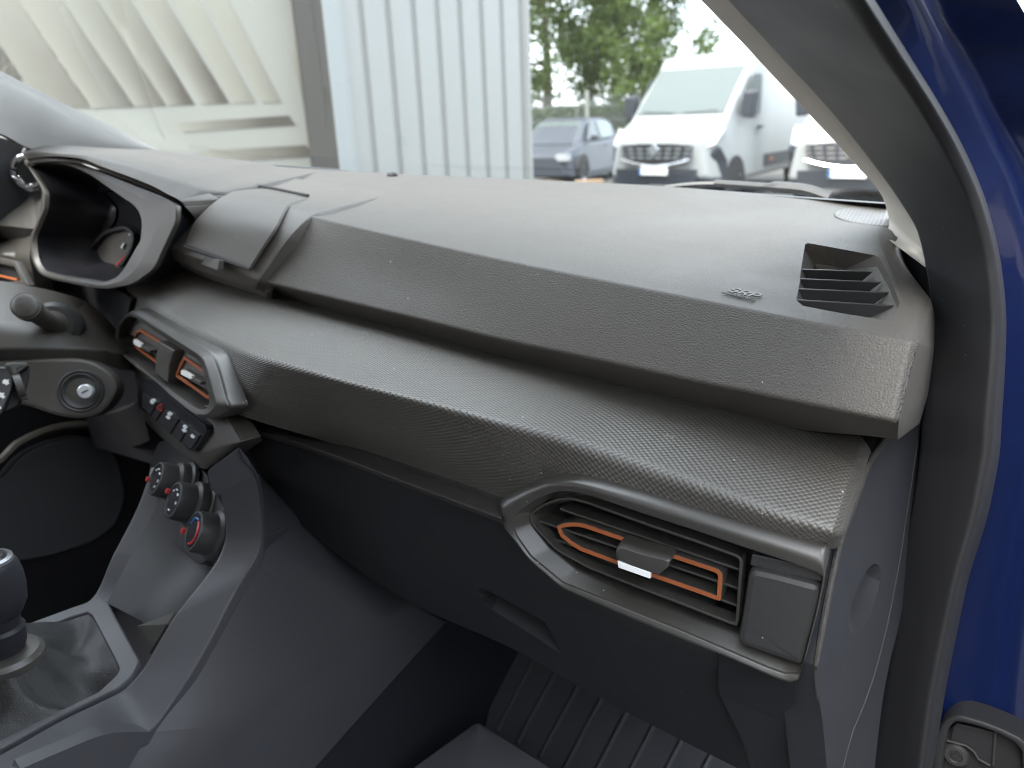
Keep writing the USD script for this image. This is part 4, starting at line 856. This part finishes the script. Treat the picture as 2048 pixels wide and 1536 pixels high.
lowo = on(ln, lo_, (-60, 722), (23, 719), (100, 716), (156, 716), (187, 722), (219, 741), (234, 762), (234, 786), (219, 810), (195, 832), (156, 839), (109, 831), (55, 812), (-60, 790))
lc = obj('lower_cowl', prism(roundpoly(lowo, .012, 4), ln, .0, .05, .005), 'soft_plastic', col)
ig = on(ln, lo_ + ln * .001, (162, 782))[0]
Ri = .0295
obj('ignition_bezel', lathe([(Ri * .2, -.004), (Ri * .62, -.001), (Ri * .80, .0025), (Ri * .86, .001), (Ri * .95, .0025), (Ri, .001), (Ri, -.004)], ig, ln, 44), 'black_plastic', col)
lk = on(ln, lo_ + ln * .002, (172, 783))[0]
il = obj('ignition_lock', lathe([(0, .006), (.0085, .006), (.0098, .005), (.0104, .002), (.0104, -.006)], lk, ln, 30), 'steel', col)
lu, lw, _ = frame(ln)
obj('key_slot', prism([lk + ln * .0062 + lu * a_ + lw * b_ for a_, b_ in ((-.0042, -.0025), (.0042, .0005), (.0042, .0025), (-.0042, -.0005))], ln, .0006, .001, .0001), 'dark_gap', il)
# wiper stalk, its end cap towards the viewer
s0, s1 = q(110, 652, 1.06), q(50, 611, .93)
ax = unit(s1 - s0); sl = np.linalg.norm(s1 - s0)
ws = obj('wiper_stalk', lathe([(0, sl + .003), (.010, sl + .0025), (.0145, sl), (.0155, sl - .002), (.0172, sl - .0025), (.0175, sl - .012), (.0165, sl - .022), (.013, sl - .027), (.0125, .03), (.019, .015), (.024, 0), (.026, -.02)], s0, ax, 36), 'soft_plastic', col)
obj('stalk_boot', lathe([(.027, .012), (.030, .008), (.034, .004), (.036, -.004), (.036, -.02)], s0, unit(ax + ln), 40), 'black_plastic', col)
obj('stalk_boot', lathe([(.0, .003), (.025, .003), (.0275, .006), (.029, .002), (.029, -.02)], s0, unit(ax + ln), 40), 'shade_toned_plastic', col)
# audio remote with thumb wheel
ro = q(20, 770, .955); rn = unit(-ray(20, 770) + np.array([.15, 0, .25]))
rm = obj('audio_remote', prism(roundpoly(on(rn, ro, (-60, 735), (8, 733), (20, 735), (30, 760), (26, 782), (4, 832), (-60, 840)), .004, 3), rn, .004, .03, .003), 'gloss_black', col)
obj('remote_top', prism(roundpoly(on(rn, ro + rn * .004, (9, 728), (24, 724), (54, 725), (60, 731), (46, 740), (31, 752), (26, 752), (14, 738)), .003, 3), rn, .003, .02, .003), 'soft_plastic', rm)
obj('remote_side', prism(roundpoly(on(rn, ro - rn * .006, (34, 752), (58, 733), (60, 748), (50, 790), (36, 812), (8, 826), (20, 790)), .004, 3), rn, .003, .03, .002), 'shade_toned_plastic', rm)
w0, w1 = on(rn, ro + rn * .001, (31, 774), (48, 770))
tw = []
for k in range(16):
    an_ = k * pi / 8; axw = unit(w1 - w0); bw = rn; uw = np.cross(axw, bw)
    c_ = (w0 + w1) / 2 + .0125 * 1.45 * (cos(an_) * uw + sin(an_) * bw * .4)
    tw.append(box(c_, (.0075, .004, .003), np.stack([axw, unit(-sin(an_) * uw + cos(an_) * bw), unit(cos(an_) * uw + sin(an_) * bw)], 1)))
tw.append(lathe([(0, .0), (.016, .0), (.016, .008), (0, .008)], w0, w1 - w0, 28))
obj('thumb_wheel', tw, 'soft_plastic', rm)
for pts in ([(5, 762), (10, 758), (12, 760), (18, 759), (17, 764), (19, 767), (12, 771), (10, 768), (5, 767)], [(-3, 783), (3, 786), (9, 786), (7, 791), (11, 793), (6, 798), (2, 794), (-4, 797)], [(-4, 812), (1, 813), (3, 817), (0, 818), (-4, 816)]):
    obj('white_symbol', prism(on(rn, ro + rn * .004, *pts), rn, .0006, .001, .0001), 'white_mark', rm)
for pts in ([(15, 732), (22, 735), (25, 738), (16, 735)], [(32, 737), (44, 731), (45, 733), (34, 739)]): obj('arrow_mark', prism(on(rn, ro + rn * .0072, *pts), rn, .0006, .001, .0001), 'dark_gap', rm)

# ================================================================== car body
body = thing('car_body', 'dark blue car body with rubber door seal and grey pillar trim round the open doorway', 'car')
SL = [(1310, -160, -.05), (1456, 0, .06), (1548, 99, .14), (1661, 222, .22), (1740, 320, .255), (1800, 403, .275), (1834, 461, .28), (1850, 524, .28), (1864, 640, .27), (1860, 745, .25), (1846, 830, .24), (1840, 903, .24), (1826, 1010, .23), (1793, 1181, .22), (1760, 1352, .21), (1737, 1536, .21), (1722, 1660, .21)]
SR = [(1650, -160, -.14), (1750, 0, -.03), (1812, 99, .03), (1888, 222, .09), (1935, 310, .125), (1972, 400, .148), (1990, 465, .158), (2003, 530, .165), (2013, 640, .17), (2010, 745, .17), (2004, 840, .17), (1998, 920, .17), (1981, 1010, .17), (1932, 1181, .165), (1897, 1352, .165), (1868, 1536, .165), (1848, 1660, .165)]
l_, r_ = np.array(SL), np.array(SR)
def between(t, dy): 
    m = l_ * (1 - t) + r_ * t; m[:, 2] += dy; return PY(*m)
seal = np.array([PY(*(l_ + [0, 0, .04])), PY(*l_), between(.30, -.006), between(.58, -.012), between(.80, -.012), between(.93, .006), PY(*(r_ + [0, 0, .035])), PY(*(r_ + [-5, 0, .075]))])
obj('door_seal', gridmesh(sheet(seal, [0, .004, .03, .03, .012, .008, .004, 0], 110, 6)), 'rubber', body, smooth=50)
# grey pillar trim
TL = [(1250, -160, .0), (1402, 0, .10), (1507, 109, .19), (1610, 219, .26), (1713, 331, .35), (1766, 396, .43), (1778, 437, .45), (1770, 474, .38)]
TR = [(1318, -160, -.04), (1460, 0, .07), (1552, 99, .15), (1665, 222, .23), (1785, 380, .31), (1834, 455, .32), (1851, 506, .31), (1851, 535, .29)]
tl, tr = np.array(TL), np.array(TR)
tm = tl * .45 + tr * .55; tm[:, 2] -= .004
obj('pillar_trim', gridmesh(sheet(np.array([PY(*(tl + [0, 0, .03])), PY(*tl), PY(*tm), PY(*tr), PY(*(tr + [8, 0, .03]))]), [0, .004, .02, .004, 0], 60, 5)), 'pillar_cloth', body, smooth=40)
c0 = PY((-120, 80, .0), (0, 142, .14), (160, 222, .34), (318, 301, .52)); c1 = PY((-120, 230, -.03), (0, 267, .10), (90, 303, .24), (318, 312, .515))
obj('pillar_trim', slab(sheet(np.array([c0, (c0 + c1) / 2 + [.01, 0, .005], c1]), [0, .05, 0], 30, 5), .03, [-1, .3, 0]), 'dimmed_pillar_cloth', body, smooth=40)
# painted pillar outside the seal
N = len(SR)
BL = [(q0 - 10, q1, q2 + .06) for q0, q1, q2 in SR]
BM = [(1790, -160, .03), (1868, 0, .10), (1915, 90, .16), (1968, 190, .21), (2010, 270, .25), (2046, 340, .27), (2066, 400, .28), (2080, 470, .28), (2090, 600, .28), (2090, 740, .28), (2086, 840, .28), (2080, 920, .28), (2068, 1010, .28), (2040, 1181, .28), (2020, 1352, .28), (2010, 1536, .28), (2000, 1660, .28)]
BR = [(1935, -160, .08), (2034, 0, .14), (2090, 99, .20), (2160, 222, .25), (2210, 310, .28), (2250, 400, .30)] + [(2300, SR[k][1], .31) for k in range(6, N)]
bg = np.array([PY(*BL), (PY(*BL) + PY(*BM)) / 2 + [.006, -.010, .004], PY(*BM), PY(*BR)])
obj('painted_pillar', gridmesh(sheet(bg, [0, .06, .010, 0], 110, 7)), 'blue_paint', body, smooth=60)
# inner side trim between dashboard end and seal
pa_, pb_, pc_ = P(1711, 1010, y=.08), P(1639, 1304, y=.0), P(1826, 1036, y=.235)
pn_ = unit(np.cross(pb_ - pa_, pc_ - pa_)); pn_ *= np.sign(pn_ @ (CAM - pa_))
E1 = [(1812, 690), (1790, 830), (1767, 888), (1745, 918), (1711, 1010), (1681, 1092), (1658, 1200), (1640, 1300), (1634, 1336), (1646, 1450), (1656, 1560), (1664, 1660)]
E2 = [(1866, 640), (1848, 780), (1840, 850), (1832, 905), (1818, 1000), (1803, 1100), (1780, 1225), (1756, 1325), (1732, 1400), (1704, 1470), (1682, 1560), (1672, 1660)]
G1_ = [(1876, 650), (1862, 770), (1850, 850), (1844, 903), (1829, 1010), (1815, 1110), (1792, 1240), (1770, 1330), (1757, 1400), (1747, 1480), (1739, 1560), (1732, 1660)]
G1_ = [(q0 + 12, q1) for q0, q1 in G1_]
e1, e2, g1 = (spline(on(pn_, pa_, *q), 70) for q in (E1, E2, G1_))
kick = slab(np.array([e1, e1 * .5 + e2 * .5, e2]), .03, -pn_)
kc_ = on(pn_, pa_, (1731, 1196))[0]; k1_, k2_ = on(pn_, pa_, (1762, 1146), (1700, 1246)); kd = k1_ - k2_; kw = np.cross(pn_, unit(kd))
an = np.linspace(0, 2 * pi, 22, endpoint=False)
rim_ = lambda f, g, dz: kc_ + f * (np.cos(an)[:, None] * kd * .5 + g * np.sin(an)[:, None] * kw * .024) + pn_ * dz
try: kick = fromman(man(kick) - m3.Manifold.hull_points(np.vstack([rim_(1.06, 1, .004), rim_(1, 1, 0), rim_(.62, .55, -.008) + [0, .006, .004]])))
except Exception as ex: print('kick', ex)
obj('side_trim', kick, 'side_plastic', body, smooth=20)
obj('sill_trim', slab(np.array([e2, e2 * .5 + g1 * .5, g1]) - pn_ * .0015, .02, -pn_), 'side_plastic', body)
obj('trim_bead', tube(e1[8:50] - pn_ * .001, np.r_[np.full(32, .0026), np.linspace(.0026, .0006, 10)], 8), 'edge_grain', body)
obj('trim_bead', tube(e2 - pn_ * .0012, .0018, 8), 'edge_grain', body)
# door hinge pocket at the lower right
hn_ = unit([-.15, -.95, .2]); hh = P(1950, 1470, y=.205)
hp = obj('hinge_pocket', frameplate(on(hn_, hh, (1862, 1640), (1866, 1535), (1873, 1472), (1884, 1444), (1896, 1430), (1910, 1424), (1927, 1425), (1966, 1436), (2005, 1451), (2040, 1468), (2066, 1490), (2070, 1640)), on(hn_, hh, (1880, 1630), (1887, 1525), (1893, 1482), (1900, 1452), (1907, 1442), (1914, 1437), (1928, 1438), (1962, 1447), (1998, 1460), (2028, 1476), (2044, 1494), (2048, 1630)), hn_, .008, .03, 90, .003), 'shade_toned_plastic', body)
obj('pocket_floor', prism(on(hn_, hh - hn_ * .008, (1880, 1640), (1893, 1470), (1912, 1440), (2000, 1460), (2060, 1490), (2060, 1640)), hn_, 0, .004, .0005), 'shade_toned_plastic', hp)
obj('hinge_plate', prism(on(hn_, hh - hn_ * .006, (1900, 1482), (1908, 1450), (1914, 1444), (1958, 1454), (1988, 1462), (1985, 1528), (1962, 1522), (1950, 1506), (1934, 1492)), hn_, .003, .003, .0008), 'shade_toned_plastic', hp)
obj('pocket_ridge', tube(on(hn_, hh - hn_ * .001, (1894, 1481), (1932, 1491), (1948, 1503), (1957, 1518), (1980, 1531)), .0012, 6), 'black_plastic', hp)
obj('pocket_ridge', tube(on(hn_, hh - hn_ * .001, (1990, 1463), (1989, 1490), (1986, 1531)), .0012, 6), 'black_plastic', hp)
scw = on(hn_, hh - hn_ * .004, (1912, 1509))[0]
sb = obj('hinge_screw', lathe([(0, .003), (.005, .003), (.0062, .0045), (.0095, .0042), (.0115, .001), (.0115, -.004)], scw, hn_, 28), 'black_plastic', hp)
su_, sw_, _ = frame(hn_)
obj('screw_socket', prism([scw + hn_ * .0046 + (.0048 if k % 2 else .0026) * (cos(k * pi / 6) * su_ + sin(k * pi / 6) * sw_) for k in range(12)], hn_, .0004, .001, .0001), 'dark_gap', sb)
obj('pillar_foot', slab(np.array([PY((1740, 462, .47), (1775, 478, .40), (1858, 520, .33), (1880, 560, .30)), PY((1750, 520, .46), (1785, 560, .40), (1850, 640, .33), (1880, 700, .30))]), .02, [0, 1, 0]), 'shade_toned_plastic', body)
# windscreen, black border and wiper
wb = PY((200, 296, .50), (318, 300, .54), (526, 325, .585), (802, 347, .60), (1061, 358, .60), (1300, 370, .60), (1576, 394, .585), (1775, 417, .55)); wb[:, 2] -= .004
wt = wb + [0, -.72, .40]; wt[:, 0] *= .9
ws_ = obj('windscreen', gridmesh(sheet(np.array([wb, (wb + wt) / 2 + [0, .03, .01], wt]), [0, .5, 0], 40, 8)), 'pane', body, smooth=True)
fk = []
fb = wb[1:] + 0; up_ = unit([0, -.72, .40])
hgt = np.array([.004, .004, .004, .005, .007, .012, .026])[:, None]
obj('black_border', slab(np.array([fb + [0, -.004, 0], fb + [0, -.004, 0] + up_ * hgt]), .004, [0, 1, .3]), 'gloss_black', ws_)
# roof, floor, bulkhead, rear: the rest of the cabin shell
obj('roof', slab(np.array([[[-.62, .05, 1.53], [0, .10, 1.56], [.60, .05, 1.53]], [[-.62, -2.2, 1.55], [0, -2.2, 1.60], [.60, -2.2, 1.55]]]) - [0, .12, 0], .04, [0, 0, 1]), 'headliner', body)
obj('floor_pan', slab(np.array([[[-.72, .75, .50], [.72, .75, .50]], [[-.72, .45, .33], [.72, .45, .33]], [[-.72, -2.2, .30], [.72, -2.2, .30]]]), .03, [0, 0, -1]), 'carpet', body)
obj('bulkhead', slab(np.array([[[-.74, .70, 1.05], [.70, .70, 1.05]], [[-.74, .72, .3], [.70, .72, .3]]]), .04, [0, 1, 0]), 'shade_toned_plastic', body)
obj('tunnel', slab(np.array([[[-.10, .74, .62], [-.10, -.9, .50]], [[.145, .74, .60], [.145, -.9, .46]], [[.17, .74, .30], [.17, -.9, .30]]]), .02, [-1, 0, -.5]), 'carpet', body)
obj('bonnet', slab(np.array([[[-.70, .62, 1.10], [0, .68, 1.13], [.70, .62, 1.10]], [[-.70, 1.75, .92], [0, 1.85, .96], [.70, 1.75, .92]]]), .03, [0, 0, -1]), 'blue_paint', body)
obj('scuttle', slab(np.array([[[-.66, .575, 1.10], [0, .60, 1.125], [.645, .575, 1.10]], [[-.66, .70, 1.095], [0, .73, 1.12], [.66, .70, 1.095]]]), .02, [0, 0, -1]), 'black_plastic', body)
# wiper resting on the glass foot
wpr = thing('windscreen_wiper', 'black wiper lying along the foot of the windscreen in front of the vans', 'wiper')
wl = PY((1330, 375, .64), (1420, 368, .64), (1500, 372, .63), (1600, 380, .62)); obj('blade', tube(spline(wl, 20), .004, 6), 'black_plastic', wpr)
wa = PY((1430, 366, .63), (1520, 372, .62), (1600, 378, .61), (1660, 396, .60)); obj('arm', tube(spline(wa, 20), [.005] * 10 + [.008] * 10, 8), 'black_plastic', wpr)
# ================================================================== driver's door
drv = thing('driver_door', "dark trim of the far door with chrome handle ring, seen left of the instruments", 'car door')
obj('door_card', slab(np.array([[[-.66, .62, 1.14], [-.69, .2, 1.12], [-.70, -.9, 1.10]], [[-.66, .62, .9], [-.68, .2, .88], [-.68, -.9, .86]], [[-.70, .62, .34], [-.70, .2, .34], [-.70, -.9, .34]]]), .05, [-1, 0, 0]), 'shade_toned_plastic', drv)
obj('mirror_sail', slab(np.array([[[-.655, .30, 1.215], [-.665, .05, 1.30]], [[-.66, .40, 1.12], [-.67, .05, 1.11]]]), .03, [-1, 0, 0]), 'shade_toned_plastic', drv)
hc = P(56, 345, x=-.63); hx = unit(CAM - hc + np.array([0, -.3, 0]))
obj('inner_handle', tube([hc + .024 * (cos(t) * frame(hx)[0] * .8 + sin(t) * frame(hx)[1]) for t in np.linspace(0, 2 * pi, 28)], .0062, 10), 'chrome', drv)
obj('handle_recess', lathe([(0, -.012), (.016, -.010), (.026, -.002), (.030, -.006)], hc - hx * .006, hx, 28), 'shade_toned_plastic', drv)
gp = np.array([P(*q_, x=-.67) for q_ in ((-60, 1000), (0, 958), (40, 910), (90, 885), (150, 872), (190, 875), (230, 910), (250, 990), (230, 1050), (180, 1085), (100, 1110), (-60, 1140))])
obj('speaker_grille', prism(roundpoly(gp, .02, 4), [1, -.05, .05], .006, .02, .004), 'mat_rubber', drv)
gq = np.array([P(*q_, x=-.668) for q_ in ((-60, 960), (0, 922), (40, 885), (90, 862), (150, 850), (195, 855), (262, 900))])
obj('grille_moulding', tube(spline(gq, 40), .008, 8), 'soft_plastic', drv)
# ================================================================== footwell
mn = unit([0, -.29, .957]); mo = np.array([.15, .42, .375])
fm = thing('floor_mat', 'ribbed black rubber mat in the passenger footwell', 'floor mat')
obj('mat_base', prism(on(mn, mo, (1012, 1290), (1240, 1200), (1700, 1400), (1700, 1700), (1150, 1700), (960, 1600), (968, 1465)), mn, .004, .006, .002), 'mat_rubber', fm)
for s, e in (((1066, 1322), (993, 1463)), ((1109, 1347), (1034, 1488)), ((1156, 1373), (1079, 1516)), ((1202, 1398), (1128, 1540)), ((1253, 1426), (1178, 1570)), ((1306, 1455), (1230, 1600)), ((1362, 1484), (1286, 1630)), ((1420, 1514), (1345, 1660))):
    b_ = np.array(s, float) + (np.array(s) - np.array(e)) * .5
    obj('rib', tube(on(mn, mo + mn * .004, b_, s, e), .0042, 8), 'mat_rubber', fm)
ft = thing('footwell_carpet', 'dark navy carpet beside the console in the passenger footwell', 'carpet')
obj('carpet_slope', prism(on(mn, mo - mn * .012, (960, 1270), (1012, 1290), (1012, 1310), (975, 1465), (960, 1700), (500, 1700), (700, 1500)), mn, .002, .01, .001), 'carpet', ft)
obj('carpet_edge', tube(on(mn, mo, (985, 1295), (950, 1440)), .014, 8), 'carpet', ft)
st_ = thing('passenger_seat', 'grey cloth seat, front corner of its cushion showing at the bottom of the footwell', 'car seat')
z5 = lambda px, py, z_: P(px, py, z=z_)
sc_ = np.array([[z5(949, 1449, .50), z5(890, 1491, .495), z5(828, 1536, .49), z5(690, 1640, .47)], [z5(957, 1447, .507), z5(960, 1490, .51), z5(952, 1536, .512), z5(930, 1640, .515)], [z5(967, 1452, .50), z5(1030, 1493, .495), z5(1101, 1537, .49), z5(1270, 1640, .48)]])
obj('cushion_front', slab(sheet(sc_, [0, .02, 0], 30, 6), .12, [0, 0, -1]), 'seat_cloth', st_)
obj('cushion', box([.38, -.36, .42], (.46, .52, .12)), 'seat_cloth', st_)
obj('backrest', slab(np.array([[[.15, -.66, .45], [.60, -.66, .45]], [[.17, -.92, 1.2], [.58, -.92, 1.2]]]), .12, [0, -1, 0]), 'seat_cloth', st_)

# ================================================================== the open passenger door, beside the camera
pdr = thing('passenger_door', 'open blue passenger door swung outwards beside the doorway', 'car door')
obj('door_leaf', slab(np.array([[[.84, .36, 1.10], [1.62, -.36, 1.10]], [[.84, .36, .10], [1.62, -.36, .10]]]), .06, [.68, .73, 0]), 'blue_paint', pdr)
obj('door_card', slab(np.array([[[.84, .33, 1.08], [1.58, -.355, 1.08]], [[.84, .33, .16], [1.58, -.355, .16]]]), .02, [.68, .73, 0]), 'shade_toned_plastic', pdr)

obj('window_frame', tube([[.84, .34, 1.10], [1.0, .19, 1.45], [1.25, -.04, 1.56], [1.60, -.35, 1.50], [1.62, -.36, 1.10]], .02, 8), 'rubber', pdr)
obj('window_pane', (np.array([[.84, .345, 1.10], [1.0, .195, 1.45], [1.25, -.035, 1.56], [1.60, -.345, 1.50], [1.62, -.355, 1.10]]), np.array([[0, 1, 2], [0, 2, 3], [0, 3, 4]])), 'pane', pdr, smooth=False)
for s in (1, -1): obj('rear_side', slab(np.array([[[.72 * s, -.95, 1.04], [.72 * s, -2.25, 1.08]], [[.72 * s, -.95, .28], [.72 * s, -2.25, .28]]]), .05, [s, 0, 0]), 'shade_toned_plastic', body); obj('centre_post', tube([[.71 * s, -.98, .3], [.71 * s, -.98, 1.05], [.60 * s, -.95, 1.52]], .05, 8), 'rubber', body)
obj('tail', slab(np.array([[[-.7, -2.25, 1.08], [.7, -2.25, 1.08]], [[-.7, -2.25, .28], [.7, -2.25, .28]]]), .05, [0, -1, 0]), 'shade_toned_plastic', body)
rs = thing('rear_bench', 'dark cloth rear bench behind the front seats', 'car seat')
obj('backrest', slab(np.array([[[-.66, -1.55, .5], [.66, -1.55, .5]], [[-.62, -1.85, 1.15], [.62, -1.85, 1.15]]]), .12, [0, -1, 0]), 'seat_cloth', rs)
obj('cushion', box([0, -1.35, .5], (1.3, .5, .14)), 'seat_cloth', rs)
ds = thing('driver_seat', 'dark cloth seat on the far side of the console, out of the picture', 'car seat')
obj('backrest', slab(np.array([[[-.60, -.66, .45], [-.15, -.66, .45]], [[-.58, -.92, 1.2], [-.17, -.92, 1.2]]]), .12, [0, -1, 0]), 'seat_cloth', ds)
obj('cushion', box([-.38, -.40, .42], (.46, .52, .12)), 'seat_cloth', ds)
